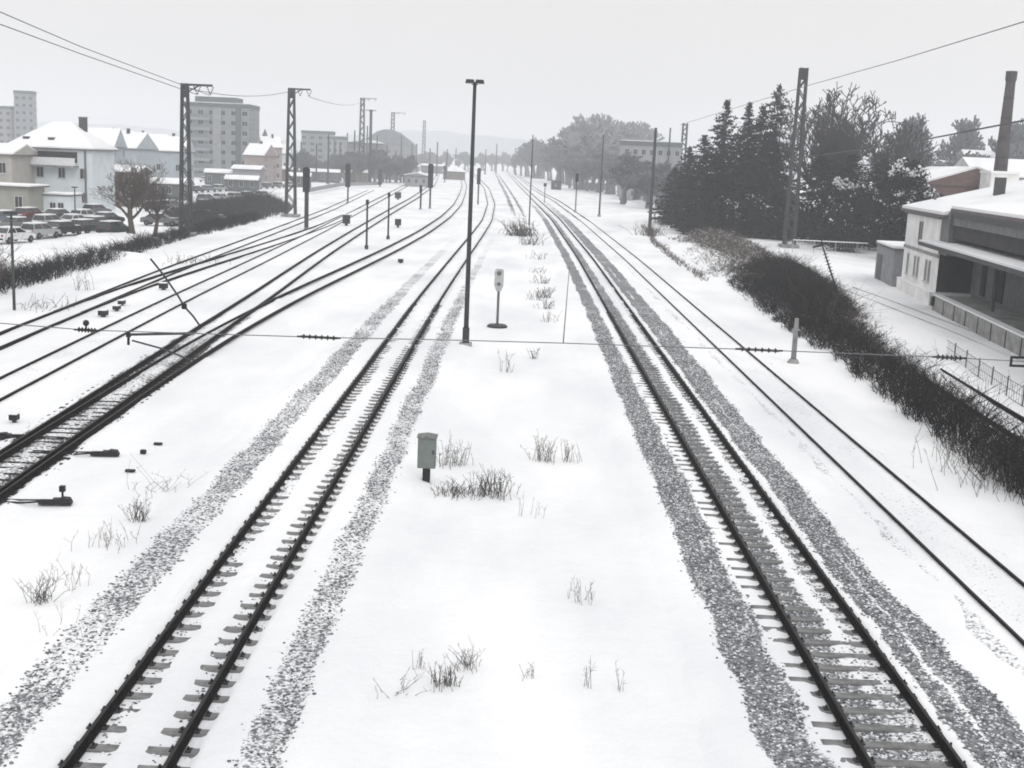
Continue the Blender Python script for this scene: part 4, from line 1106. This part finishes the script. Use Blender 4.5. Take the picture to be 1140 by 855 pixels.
bare_meshes('bareA', seed=5, H=14, levels=6, twigm='twig_grey', minr=.018, per=2, spread=.95, upright=.1)
bare_meshes('bareB', seed=11, H=14, levels=6, twigm='twig_grey', minr=.018, per=2, spread=.8, upright=.2)
bare_meshes('bareC', seed=23, H=14, levels=6, twigm='brown_twig', minr=.012, per=2, spread=1.0, upright=.05)
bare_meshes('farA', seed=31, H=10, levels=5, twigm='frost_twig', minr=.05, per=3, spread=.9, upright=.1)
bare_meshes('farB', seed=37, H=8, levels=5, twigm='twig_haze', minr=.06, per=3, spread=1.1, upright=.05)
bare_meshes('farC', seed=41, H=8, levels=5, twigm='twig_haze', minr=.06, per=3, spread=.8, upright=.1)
bare_meshes('bareD', seed=31, H=10, levels=6, twigm='twig_grey', minr=.02, per=2, spread=.9, upright=.1)
bare_meshes('bareE', seed=52, H=10, levels=6, twigm='twig_grey', minr=.02, per=2, spread=.9, upright=.15)
gb = 'large bare trees at right'
for px, yt, Y, key, wd, lab in [
    (928, 110, 178, 'bareD', .62, 'bare grey tree directly right of the tallest conifer'),
    (960, 92, 182, 'bareE', .9, 'tallest bare tree with a rounded feathery crown'),
    (990, 122, 176, 'bareD', .7, 'lower bare tree at the right end of the bare group'),
    (945, 122, 172, 'bareE', .7, 'bare tree filling the middle of the bare group'),
    ]:
    a = at(px, yt, Y); put_tree('bare_tree', lab, (a.x, Y, 0), a.z, key, gb, wide=wd)
b0 = W(150, 268)
put_tree('bare_tree', 'brownish bare tree growing from the left hedge before the parked cars', b0, at(150, 176, b0.y).z, 'bareC', wide=1.15)
b0 = W(172, 262)
put_tree('bare_tree', 'smaller bare tree right behind the brownish one by the parked cars', b0, at(168, 196, b0.y).z, 'bareC', wide=1.1)
# snowy evergreen shrub at the warehouse
def snowy_shrub(name, label, base, H, R, seed, snow=.4, m='needles_dark', n=5200, group=None, cat='shrub', leaf=.28):
    rg = np.random.default_rng(seed)
    lob = rg.normal(0, 1, (9, 3)); lob /= np.linalg.norm(lob, axis=1, keepdims=True); lob *= [[R*.55, R*.55, H*.28]]; lob[:, 2] += H*.5
    rad = rg.uniform(.35, .6, 9)*R
    k = rg.integers(0, 9, n); d = rg.normal(0, 1, (n, 3)); d /= np.linalg.norm(d, axis=1, keepdims=True)
    P = lob[k]+d*rad[k][:, None]*rg.uniform(.45, 1.08, (n, 1)); P[:, 2] = np.clip(P[:, 2], .05, H)
    s = rg.uniform(.5, 1.2, n)*leaf
    d1 = rg.normal(0, 1, (n, 3)); d1 /= np.linalg.norm(d1, axis=1, keepdims=True); d2 = rg.normal(0, 1, (n, 3)); d2 -= d1*(d1*d2).sum(1, keepdims=True); d2 /= np.linalg.norm(d2, axis=1, keepdims=True)
    q = np.stack([P-d1*s[:, None]*.6, P+d2*s[:, None]*.4, P+d1*s[:, None]*.6, P-d2*s[:, None]*.4], 1)
    r = empty(name, label, cat, base, 0, group)
    sn = (d[:, 2] > .35) & (rg.random(n) < snow)*(vnoise(P[:, 0], P[:, 1]+P[:, 2], 1.1, seed) > .42)
    for nm, msk, mm in (('foliage', ~sn, m), ('snow_clumps', sn, 'snow')):
        qq = q[msk]
        if len(qq) == 0: continue
        if nm == 'snow_clumps': qq = qq*1.0
        mesh_np(nm, qq.reshape(-1, 3), np.arange(len(qq)*4).reshape(-1, 4), mm, r)
    b = MB(); b.tube([(0, 0, -.2), (0, 0, H*.55)], [.14, .05], 'bark', 6); b.build('stem', r)
    return r
for px, yt, Y, R, sn, lab in [
    (1012, 166, 142, 3.2, .8, 'bushy evergreen with thick snow clumps before the brick hall'),
    (1035, 190, 134, 2.2, .5, 'small snow flecked evergreen touching the warehouse roof edge'),
    (940, 190, 160, 3.2, .7, 'evergreen bush with patches of snow under the tallest bare tree'),
    (975, 200, 155, 3.8, .12, 'black evergreen mass left of the warehouse corner'),
    (915, 205, 162, 3.6, .15, 'dark evergreen bush right of the lattice mast'),
    (1005, 205, 138, 2.9, .12, 'dark evergreen bush touching the warehouse corner'),
    (845, 215, 170, 3.4, .1, 'dark low bush at the foot of the tallest conifer'),
    (810, 218, 172, 3.2, .2, 'dark low bush with snow specks under the pointed conifer'),
    (780, 218, 182, 2.8, .3, 'snow flecked bush at the left foot of the conifers'),
    (945, 225, 150, 3.6, .1, 'low black bush behind the snowy yard fence'),
    ]:
    a = at(px, yt, Y); snowy_shrub('evergreen_shrub', lab, (a.x, Y, 0), a.z, R, int(px), sn, group='evergreen shrubs at right', n=7000, leaf=.34)

# distant trees: three round ones on the right, rows in the haze
for px, yt, Y, lab in [(1020, 125, 300, 'round hazy tree on the skyline left of the chimney'), (1076, 128, 310, 'small hazy tree on the skyline just left of the chimney'), (1133, 131, 290, 'hazy round tree at the right edge behind the chimney')]:
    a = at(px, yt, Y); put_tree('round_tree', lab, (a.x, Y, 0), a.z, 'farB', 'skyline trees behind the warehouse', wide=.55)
rr = random.Random(9)
rows = [  # px0, px1, ytop0, ytop1, Y0, Y1, n, label, group, key
    (650, 705, 128, 136, 500, 560, 8, 'tall pale tree in the hazy group right of the far tracks', 'tall pale hazy trees right of the far tracks', 'farA'),
    (575, 645, 160, 150, 760, 480, 16, 'low hazy tree along the vanishing tracks', 'hazy trees along the vanishing tracks', 'farB'),
    (635, 705, 160, 168, 440, 360, 14, 'bushy hazy tree in front of the tall pale ones', 'bushy hazy trees behind the hut', 'farB'),
    (690, 770, 172, 178, 310, 250, 12, 'hazy tree before the grey flats', 'hazy trees before the grey flats', 'farB'),
    (985, 1100, 160, 164, 260, 300, 8, 'bare tree of the hazy belt behind the brick hall', 'hazy tree belt behind the brick hall', 'farB'),
    (378, 460, 164, 170, 400, 415, 14, 'hazy tree beside the station', 'hazy trees beside the station', 'farB'),
    (318, 382, 168, 170, 400, 440, 12, 'hazy tree between the lattice masts', 'hazy trees between the lattice masts', 'farB'),
    (462, 575, 170, 166, 800, 1000, 18, 'very faint tree at the end of the line', 'faint trees at the end of the line', 'farB'),
    ]
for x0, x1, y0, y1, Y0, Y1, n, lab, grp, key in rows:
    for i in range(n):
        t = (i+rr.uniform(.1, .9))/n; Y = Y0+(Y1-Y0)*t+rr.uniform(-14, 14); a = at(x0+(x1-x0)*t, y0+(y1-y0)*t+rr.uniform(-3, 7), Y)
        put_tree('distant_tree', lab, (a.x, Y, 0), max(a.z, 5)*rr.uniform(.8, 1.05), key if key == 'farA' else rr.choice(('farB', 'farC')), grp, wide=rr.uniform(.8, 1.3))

# hills
def hill(x0, x1, Y, D, H, seed, name='hills'):
    xs = np.linspace(x0, x1, 120); ys = np.linspace(Y-D, Y+D, 24)
    X, Yg = np.meshgrid(xs, ys); t = (X-x0)/(x1-x0)
    Z = H*np.sin(PI*t)**.7*np.cos((Yg-Y)/D*PI/2)*(.75+.35*vnoise(X, Yg, .004, seed)+.1*vnoise(X, Yg, .03, seed+1))-1
    nx = len(xs); i = (np.arange(len(ys)-1)[:, None]*nx+np.arange(nx-1)[None]).ravel()
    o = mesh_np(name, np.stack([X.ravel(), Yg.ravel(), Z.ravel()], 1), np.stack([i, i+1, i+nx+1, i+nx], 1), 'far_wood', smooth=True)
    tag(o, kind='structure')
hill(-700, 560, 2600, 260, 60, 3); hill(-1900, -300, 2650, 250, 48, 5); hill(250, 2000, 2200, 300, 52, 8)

# ------------------------------------------------------------------ thickets and weeds
def thicket(name, label, bounds, dens, h0, h1, seed, m='twig', group=None, r0=.014, cat='thicket', lean=.4, bush=None, snowy=0.):
    """bounds: list of (Y, xlow, xhigh)"""
    rg = np.random.default_rng(seed)
    B = np.array(bounds, float); y0, y1 = B[0, 0], B[-1, 0]
    area = np.trapz(B[:, 2]-B[:, 1], B[:, 0]); n = int(area*dens)
    Y = rg.uniform(y0, y1, n*2); wd = np.interp(Y, B[:, 0], B[:, 2]-B[:, 1]); keep = rg.random(n*2) < wd/wd.max(); Y = Y[keep][:n]; n = len(Y)
    u = rg.random(n); X = np.interp(Y, B[:, 0], B[:, 1])+u*np.interp(Y, B[:, 0], B[:, 2]-B[:, 1])
    edge = np.minimum(u, 1-u)*2
    cl = .65*vnoise(X, Y, .55, seed)+.35*vnoise(X, Y, 1.4, seed+1); keep = (cl+edge*.6 > .50); X, Y, edge, cl = X[keep], Y[keep], edge[keep], cl[keep]; n = len(X)
    Hh = (h0+(h1-h0)*np.clip(edge*1.2, 0, 1))*(.6+.7*vnoise(X, Y, .28, seed+5))*(.7+.5*cl)*rg.uniform(.55, 1.15, n)
    P0 = np.stack([X, Y, np.full(n, -.05)], 1)
    d = rg.normal(0, lean, (n, 3)); d[:, 2] = 1; P1 = P0+d*Hh[:, None]*.5
    d2 = d+rg.normal(0, lean, (n, 3)); d2[:, 2] = .8; P2 = P1+d2*Hh[:, None]*.5
    A0, A1, Ra, Rb = [P0, P1], [P1, P2], [np.full(n, r0*1.5), np.full(n, r0)], [np.full(n, r0), np.full(n, r0*.4)]
    for _ in range(6):
        t = rg.uniform(.25, 1, n)[:, None]; base = np.where(t < .5, P0+(P1-P0)*t*2, P1+(P2-P1)*(t*2-1))
        e = rg.normal(0, .8, (n, 3)); e[:, 2] = np.abs(e[:, 2])*.8+.2; e *= (Hh*.28)[:, None]
        A0.append(base); A1.append(base+e); Ra.append(np.full(n, r0*.7)); Rb.append(np.full(n, r0*.3))
    V, F = segs(np.concatenate(A0), np.concatenate(A1), np.concatenate(Ra), np.concatenate(Rb), 3)
    mi = np.zeros(len(F), dtype=np.int32); ms = [m]
    if snowy:
        c0, c1 = np.concatenate(A0[1:]), np.concatenate(A1[1:]); k = rg.random(len(c0)) < snowy*1.6; c0, c1 = c0[k].copy(), c1[k].copy(); c0[:, 2] += .02; c1[:, 2] += .02
        V2, F2 = segs(c0, c0+(c1-c0)*.8, np.full(len(c0), r0*1.0), np.full(len(c0), r0*.6), 3)
        F = np.concatenate([F, F2+len(V)]); V = np.concatenate([V, V2]); mi = np.concatenate([mi, np.ones(len(F2), dtype=np.int32)]); ms = [m, 'snow']
    o = mesh_np(name, V, F, ms, midx=mi); tag(o, label, cat, group, kind='stuff'); return o
thicket('thicket', 'dense black bramble thicket running down the slope right of the tracks', [(31, 15.0, 16.8), (40, 15.4, 17.6), (50, 15.9, 18.4), (60, 16.2, 19.6), (72, 16.4, 21.6), (86, 16.6, 24.0), (98, 17.4, 26.0), (108, 19.5, 27.), (116, 22.5, 28.)], 24, .7, 1.9, 3)
thicket('thicket', 'taller brown stems standing out of the dark thicket right of the tracks', [(30, 14.8, 17.0), (40, 15.2, 18.), (60, 16.0, 20.0), (86, 16.4, 24.6), (108, 19.0, 27.6)], 1.4, .9, 2.3, 23, m='brown_twig', lean=.3, r0=.011)
thicket('thicket', 'brown and snowy scrub in front of the conifers at right', [(104, 17., 20), (118, 17.5, 27), (135, 18.2, 29), (155, 19.5, 31), (172, 24, 32)], 3.6, .4, 1.5, 4, r0=.022, m='brown_twig', lean=.6, snowy=.05)
thicket('thicket', 'dark hedge along the left side between the tracks and the parked cars', [(62, -34.5, -31.0), (76, -35.0, -31.5), (90, -35.0, -32), (105, -36, -33.), (120, -37, -34), (145, -38, -34.2), (165, -37, -34.5)], 13, .4, 1.3, 5, r0=.018)
thicket('thicket', 'dark bush mass behind the left hedge between the two lattice masts', [(142, -42, -36.5), (155, -46, -35.5), (172, -48, -35.0), (190, -49, -36), (205, -46, -39)], 7, .7, 2.3, 6, r0=.03, m='twig_grey')
thicket('thicket', 'low dark weeds along the edge of the right track bed near the slender mast', [(100, 15.6, 16.2), (120, 15.6, 16.6), (150, 16.4, 17.2), (180, 18.8, 20.2), (190, 19, 20.)], 6, .2, .7, 8, r0=.02, m='brown_twig')
thicket('thicket', 'tall brown scrub at the left picture edge in front of the hedge', [(62, -37.5, -30.5), (72, -38.5, -32), (80, -39, -34)], 8, 1.2, 3.0, 12, r0=.018, m='brown_twig')
# dead leaves on the ground below the thickets
def litter(bounds, seed, z=.035):
    B = np.array(bounds, float); ys = np.arange(B[0, 0], B[-1, 0], .4); V = []; 
    a = np.interp(ys, B[:, 0], B[:, 1])+.6+1.0*(vnoise(ys, ys*0, .8, seed)-.2); c = np.interp(ys, B[:, 0], B[:, 2])-.5-.9*(vnoise(ys, ys*0, .8, seed+1)-.2)
    return ys, a, c

def tuft(label, px, py, n, h, spread, m='weed', r0=.008, seed=0, flat=0., group='dead weed tufts poking through the snow', w=.25, Yoff=0):
    base = W(px, py); rg = np.random.default_rng(seed+int(px)*3+int(py))
    P0 = np.zeros((n, 3)); P0[:, :2] = rg.normal(0, w, (n, 2)); P0[:, 2] = -.06
    H = h*rg.uniform(.4, 1.1, n); d = rg.normal(0, spread, (n, 3)); d[:, 2] = 1-flat*rg.random(n)
    P1 = P0+d*H[:, None]*.55; d2 = d+rg.normal(0, spread, (n, 3)); P2 = P1+d2*H[:, None]*.45
    A0, A1 = [P0, P1], [P1, P2]; Ra, Rb = [np.full(n, r0), np.full(n, r0*.7)], [np.full(n, r0*.7), np.full(n, r0*.35)]
    for _ in range(3):
        t = rg.uniform(.4, 1, n)[:, None]; b_ = P1+(P2-P1)*(t*2-1); e = rg.normal(0, .5, (n, 3)); e[:, 2] = np.abs(e[:, 2])+.3
        A0.append(b_); A1.append(b_+e*(H*.22)[:, None]); Ra.append(np.full(n, r0*.6)); Rb.append(np.full(n, r0*.4))
    V, F = segs(np.concatenate(A0), np.concatenate(A1), np.concatenate(Ra), np.concatenate(Rb), 3)
    o = mesh_np('weed_tuft', V, F, m); o.location = base; tag(o, label, 'weeds', group)
TU = [
 ('dark spiky tuft in the lower left snow, leaning left', 46, 668, 34, .55, .45, 'weed', .008, .12),
 ('wispy pale stalks just right of the spiky lower left tuft', 75, 648, 16, .55, .3, 'dry_grass', .006, .3),
 ('scattered pale stalks left of the stony strip', 122, 606, 26, .5, .35, 'dry_grass', .007, .35),
 ('dense upright tuft right of the lower point machine', 152, 578, 34, .6, .3, 'weed', .008, .14),
 ('thin dry stalks lying flat above the dense left tuft', 172, 545, 22, .5, .8, 'dry_grass', .007, .35),
 ('thin stems in the snow at the lower left, below the spiky tuft', 65, 700, 8, .5, .25, 'dry_grass', .005, .4),
 ('tall tuft right behind the grey green cabinet', 503, 517, 34, .75, .28, 'weed', .010, .22),
 ('bushy upright tuft at the right end of the cabinet weeds', 549, 550, 60, .75, .22, 'weed', .010, .28),
 ('dark low tuft at the foot of the cabinet weeds', 508, 549, 60, .36, .5, 'weed', .010, .30),
 ('flat weeds joining the two cabinet tufts', 528, 549, 40, .28, .7, 'weed', .009, .35),
 ('pale upright tuft right of the middle, left one of two', 606, 512, 40, .75, .24, 'dry_grass', .009, .2),
 ('thin pale stalks right of the middle, right one of two', 634, 512, 18, .70, .18, 'dry_grass', .009, .14),
 ('single small stalk above the middle tufts', 563, 413, 8, .9, .2, 'dry_grass', .013, .15),
 ('little dark sprig below the thin dropper wire', 594, 398, 12, .5, .35, 'weed', .013, .12),
 ('faint thin stalks below the right end of the cabinet weeds', 590, 573, 7, .6, .3, 'dry_grass', .006, .2),
 ('faint thin tuft low on the right of the middle snow', 650, 668, 16, .5, .3, 'dry_grass', .006, .14),
 ('dark small tuft in the bottom middle snow', 496, 762, 42, .42, .28, 'weed', .007, .13),
 ('second small tuft right behind the bottom middle one', 517, 741, 34, .4, .4, 'weed', .006, .12),
 ('thin upright stalks left of the bottom middle tuft', 466, 742, 8, .42, .15, 'dry_grass', .006, .08),
 ('flat dead stem lying left of the bottom middle tuft', 448, 765, 16, .22, 1.0, 'weed', .006, .22),
 ('faint sprig between the bottom tufts', 592, 752, 8, .3, .35, 'dry_grass', .006, .08),
 ('single thin bent stalk in the bottom right snow', 652, 763, 5, .65, .10, 'weed', .006, .04),
 ('small thin stalk right of the bent one', 690, 766, 4, .45, .15, 'dry_grass', .006, .05),
 ('dark twiggy weeds in the far middle at the head of the weed line', 581, 262, 120, 1.6, .6, 'weed', .04, 1.0),
 ('dark stems below the far weed clump', 592, 272, 40, 1.2, .5, 'weed', .03, .8),
 ('weeds at the upper end of the diagonal weed line right of the sign board', 597, 288, 16, .7, .5, 'weed', .02, .4),
 ('small second weed from the top of the diagonal weed line', 600, 303, 14, .6, .5, 'weed', .018, .35),
 ('third weed from the top of the diagonal weed line', 603, 315, 22, .7, .5, 'weed', .018, .35),
 ('darkest weed in the middle of the diagonal weed line', 605, 330, 34, .75, .4, 'weed', .02, .35),
 ('weed below the darkest one on the diagonal weed line', 608, 343, 20, .6, .4, 'weed', .016, .3),
 ('lowest weed of the diagonal weed line right of the sign board', 611, 357, 14, .5, .4, 'weed', .014, .3),
 ('isolated weeds left of the diagonal weed line', 597, 333, 14, .5, .5, 'weed', .016, .3),
 ('dark weeds round the foot of the slender mast', 723, 262, 90, 1.5, .6, 'weed', .03, 1.0),
 ('stubble beside the left hedge near the picture edge', 50, 343, 30, .7, .6, 'weed', .016, .9),
 ('thin stalks before the left hedge', 94, 322, 14, 1.3, .25, 'weed', .014, .4),
 ('low weeds before the bush mass at left', 210, 292, 40, .6, .7, 'weed', .02, 1.2),
 ('ragged stem at the right end of the thicket near the picture edge', 1090, 520, 120, 1.0, .45, 'weed', .010, .8),
 ('snow laden weeds at the right edge of the picture', 1128, 545, 120, 1.1, .4, 'weed', .010, .8),
]
for i, (lab, px, py, n, h, sp_, m_, r_, w_) in enumerate(TU): tuft(lab, px, py, n, h, sp_, m_, r_, i, w=w_)

# low yard buildings and wagons in the distance at left
for i, (px, yb, w_, h_, k_, lab) in enumerate(((250, 207, 9, 3, 'slab_dark', 'low dark shed with snow roof beyond the left bushes'), (305, 201, 12, 3.4, 'brown_wall', 'long low shed left of the second lattice mast'), (360, 203, 10, 3, 'slab_dark', 'low shed with snow roof between the two signals'), (433, 200, 9, 3.2, 'slab_dark', 'low dark shed beside the station'), (190, 222, 7, 2.6, 'slab_dark', 'small flat shed behind the first lattice mast'), (455, 192, 12, 3.4, 'brown_wall', 'far long shed right of the station'), (333, 208, 6, 2.6, 'slab_dark', 'small dark shed touching the second lattice mast'), (397, 203, 8, 3, 'brown_wall', 'low brown shed at the end of the platform edge'), (408, 198, 14, 4, 'slab_dark', 'broad dark shed in front of the station wall'), (482, 193, 13, 4, 'slab_dark', 'far dark shed left of the small far house'), (270, 213, 7, 2.4, 'slab_dark', 'tiny flat shed among the snowed-in cars'))):
    q = W(px, yb); building('shed', lab, 'shed', q.x, q.y, .1, w_, 4, h_, k_, .8, 'gable', chim=0, ov=.3, zs=(1.,), n=3, faces='f', group='low sheds in the left yard', fine=False)
# snow piles
def pile(label, px, py, w, d, h, seed):
    base = W(px, py); n, m = 24, 10; V, F = [], []
    for j in range(m+1):
        t = j/m; rr_ = math.cos(t*PI/2)
        for i in range(n):
            a_ = 2*PI*i/n; k = 1+.22*math.sin(a_*3+seed)+.12*math.sin(a_*5+seed*2)
            V.append((w*rr_*k*math.cos(a_), d*rr_*k*math.sin(a_), -.1+h*math.sin(t*PI/2)*(1+.12*math.sin(a_*2+seed))))
    for j in range(m):
        for i in range(n): F.append((j*n+i, j*n+(i+1) % n, (j+1)*n+(i+1) % n, (j+1)*n+i))
    o = mesh_np('snow_pile', V, F, 'snow', smooth=True); o.location = base; tag(o, label, 'snow pile', 'snow piles')
pile('pointed snow pile right of the slender masts', 753, 242, 2.3, 2.2, 2.2, 1)
pile('flat snow pile behind the slender mast foot', 710, 229, 3.2, 3, 1.3, 2)
pile('long snow heap before the scrub at right', 786, 249, 4.2, 2.5, 1.1, 3)
pile('snow heap at the foot of the conifers', 822, 256, 3.6, 2, 1.0, 4)
pile('low snow heap left of the hut at right', 690, 222, 3.2, 3, .9, 5)
pile('broad snow bank between the cars and the left hedge', 60, 285, 6.5, 5, .7, 6)
pile('snow bank beside the bare left tree', 125, 268, 4.2, 4, .8, 7)

# ------------------------------------------------------------------ fences at right
# buried siding rails behind the thicket
PJ = path([(20, 17.8), (43, 18.7), (52, 19.2), (60, 19.8), (80, 21.)])
track('pair of black rails on the bank behind the thicket at the right edge', PJ, 20, 57, .42, name='railway_track')
def mesh_fence(label, pts, h, m='galvanised', post_every=2.5, gap=.3, name='fence', rails=3, snow_top=False):
    P = [Vector(p) for p in pts]; r = empty(name, label, 'fence', P[0]); b = MB()
    for a_, c_ in zip(P[:-1], P[1:]):
        for k in range(rails):
            z = .15+(h-.2)*k/(rails-1); b.bar(a_-P[0]+Vector((0, 0, z)), c_-P[0]+Vector((0, 0, z)), .02, .02, m)
        L = (c_-a_).length
        for i in range(int(L/gap)):
            q = a_.lerp(c_, i*gap/L)-P[0]; b.bar(q+Vector((0, 0, .1)), q+Vector((0, 0, h-.05)), .012, .012, m)
        if snow_top: b.bar(a_-P[0]+Vector((0, 0, h)), c_-P[0]+Vector((0, 0, h)), .12, .1, 'snow')
    b.build('mesh_panel', r)
    for a_, c_ in zip(P[:-1], P[1:]):
        L = (c_-a_).length
        for i in range(int(L/post_every)+1):
            q = a_.lerp(c_, min(1, i*post_every/L))-P[0]; b = MB(); b.tube([q, q+Vector((0, 0, h+.08))], .035, m, 6); b.build('post', r)
mesh_fence('thin wire fence between the thicket and the snowy yard', [(20.1, 38, .3), (21.0, 50, .3), (22.6, 62, .25)], .95)
mesh_fence('pale snow topped fence at the back of the yard before the dark bushes', [tuple(W(882, 281)), tuple(W(965, 285))], 1.5, 'sign_grey', 2.5, .35, snow_top=True)
# wheel tracks across the yard
def ruts():
    for off in (0, 1.5):
        P = [W(930, 318), W(975, 335), (W(1060, 368)), W(1140, 402), W(1200, 430)]
        V, F = [], []
        for i, p in enumerate(P):
            for s in (-.14, .14): V.append((p.x+off+s, p.y, .012))
        for i in range(len(P)-1): F.append((2*i, 2*i+1, 2*i+3, 2*i+2))
        o = mesh_np('wheel_track', V, F, 'bed', attr=('gravel', [.33]*len(V))); tag(o, kind='structure')
ruts()
# street lamp / posts in the lot
for px, yb, yt, lab in ((16, 345, 236, 'thin pale post at the left edge rising from the hedge'), (84, 248, 208, 'dark slim post among the parked cars'), (100, 234, 190, 'dark slim post with a crossbar before the white house')):
    c0 = W(px, yb); H = topz(c0, yt, px); r = empty('lot_post', lab, 'post', c0, 0, 'slim posts at the parking lot')
    b = MB(); b.tube([(0, 0, 0), (0, 0, H)], [.09, .07], 'mast_steel', 8); b.build('post', r)
    b = MB(); b.box(-.35, .35, -.1, .1, H-.12, H+.02, 'dark_steel'); b.build('lamp_head', r)

# ------------------------------------------------------------------ haze
bm = MB(); bm.box(-3050, 3050, -310, 3050, -1.6, 75, 'snow'); hzb = bm.build('haze'); hzb.data.materials.clear()
hm = bpy.data.materials.new('haze_air'); hm.use_nodes = True; nt = hm.node_tree; nt.nodes.clear()
out = nt.nodes.new('ShaderNodeOutputMaterial'); pv = nt.nodes.new('ShaderNodeVolumePrincipled')
pv.inputs['Color'].default_value = (.945, .965, 1, 1); pv.inputs['Density'].default_value = .00075; pv.inputs['Anisotropy'].default_value = .2
nt.links.new(pv.outputs['Volume'], out.inputs['Volume'])
hzb.data.materials.append(hm); tag(hzb, kind='stuff')

# ------------------------------------------------------------------ sky and light
SUN_EL, SUN_AZ = 38, 160
wd = bpy.data.worlds.new('World'); S.world = wd; wd.use_nodes = True; nt = wd.node_tree; L = nt.links
bg = nt.nodes['Background']; sky = N(nt, 'ShaderNodeTexSky'); sky.sky_type = 'NISHITA'; sky.sun_disc = False
sky.sun_elevation = math.radians(SUN_EL); sky.sun_rotation = math.radians(SUN_AZ); sky.dust_density = 5; sky.air_density = 1.5
hs = N(nt, 'ShaderNodeHueSaturation'); hs.inputs['Saturation'].default_value = .12; L.new(sky.outputs[0], hs.inputs['Color'])
# closed cloud deck: the sky's light spread grey, brighter towards the zenith
tc = N(nt, 'ShaderNodeTexCoord'); sx = N(nt, 'ShaderNodeSeparateXYZ'); L.new(tc.outputs['Generated'], sx.inputs[0])
rp = N(nt, 'ShaderNodeValToRGB'); e = rp.color_ramp.elements
e[0].position = 0; e[0].color = (.81, .80, .795, 1); e[1].position = 1; e[1].color = (1.3, 1.31, 1.33, 1)
e2 = rp.color_ramp.elements.new(.3); e2.color = (.815, .80, .79, 1)
L.new(sx.outputs[2], rp.inputs['Fac'])
cn = N(nt, 'ShaderNodeTexNoise'); cn.inputs['Scale'].default_value = 2.2; cn.inputs['Detail'].default_value = 4; L.new(tc.outputs['Generated'], cn.inputs['Vector'])
cr = N(nt, 'ShaderNodeMapRange'); cr.inputs['To Min'].default_value = .93; cr.inputs['To Max'].default_value = 1.06; L.new(cn.outputs['Fac'], cr.inputs['Value'])
vm = N(nt, 'ShaderNodeVectorMath', operation='SCALE'); L.new(rp.outputs[0], vm.inputs[0]); L.new(cr.outputs[0], vm.inputs['Scale'])
bg2 = N(nt, 'ShaderNodeBackground'); L.new(vm.outputs[0], bg2.inputs['Color']); bg2.inputs['Strength'].default_value = 1.0
L.new(hs.outputs[0], bg.inputs['Color']); bg.inputs['Strength'].default_value = .05
mx = N(nt, 'ShaderNodeMixShader'); mx.inputs[0].default_value = .88; L.new(bg.outputs[0], mx.inputs[1]); L.new(bg2.outputs[0], mx.inputs[2])
L.new(mx.outputs[0], nt.nodes['World Output'].inputs['Surface'])
sl = bpy.data.lights.new('sun', 'SUN'); sl.energy = .7; sl.angle = math.radians(25); sl.color = (1, .98, .95)
so = bpy.data.objects.new('sun', sl); COL.objects.link(so)
az = math.radians(SUN_AZ); el = math.radians(SUN_EL)
dirv = Vector((math.sin(az)*math.cos(el), math.cos(az)*math.cos(el), math.sin(el)))
so.rotation_euler = dirv.to_track_quat('Z', 'Y').to_euler()

# ------------------------------------------------------------------ camera
cd = bpy.data.cameras.new('camera'); cam = bpy.data.objects.new('camera', cd); COL.objects.link(cam)
cd.sensor_width = 36; cd.lens = F_PX/1140*36; cd.clip_start = .1; cd.clip_end = 8000
right = Vector((CR, SP*SR, CP*SR)); up = Vector((-SR, CR*SP, CR*CP)); fwd = Vector((0, CP, -SP))
Mx = Matrix((right, up, -fwd)).transposed().to_4x4(); Mx.translation = (0, 0, CAMH); cam.matrix_world = Mx
S.camera = cam
S.view_settings.view_transform = 'Standard'; S.view_settings.look = 'None'; S.view_settings.exposure = .2; S.view_settings.gamma = 1
S.view_settings.use_curve_mapping = False
S.cycles.filter_width = 1.8
S.cycles.max_bounces = 6; S.cycles.diffuse_bounces = 3; S.cycles.volume_bounces = 1
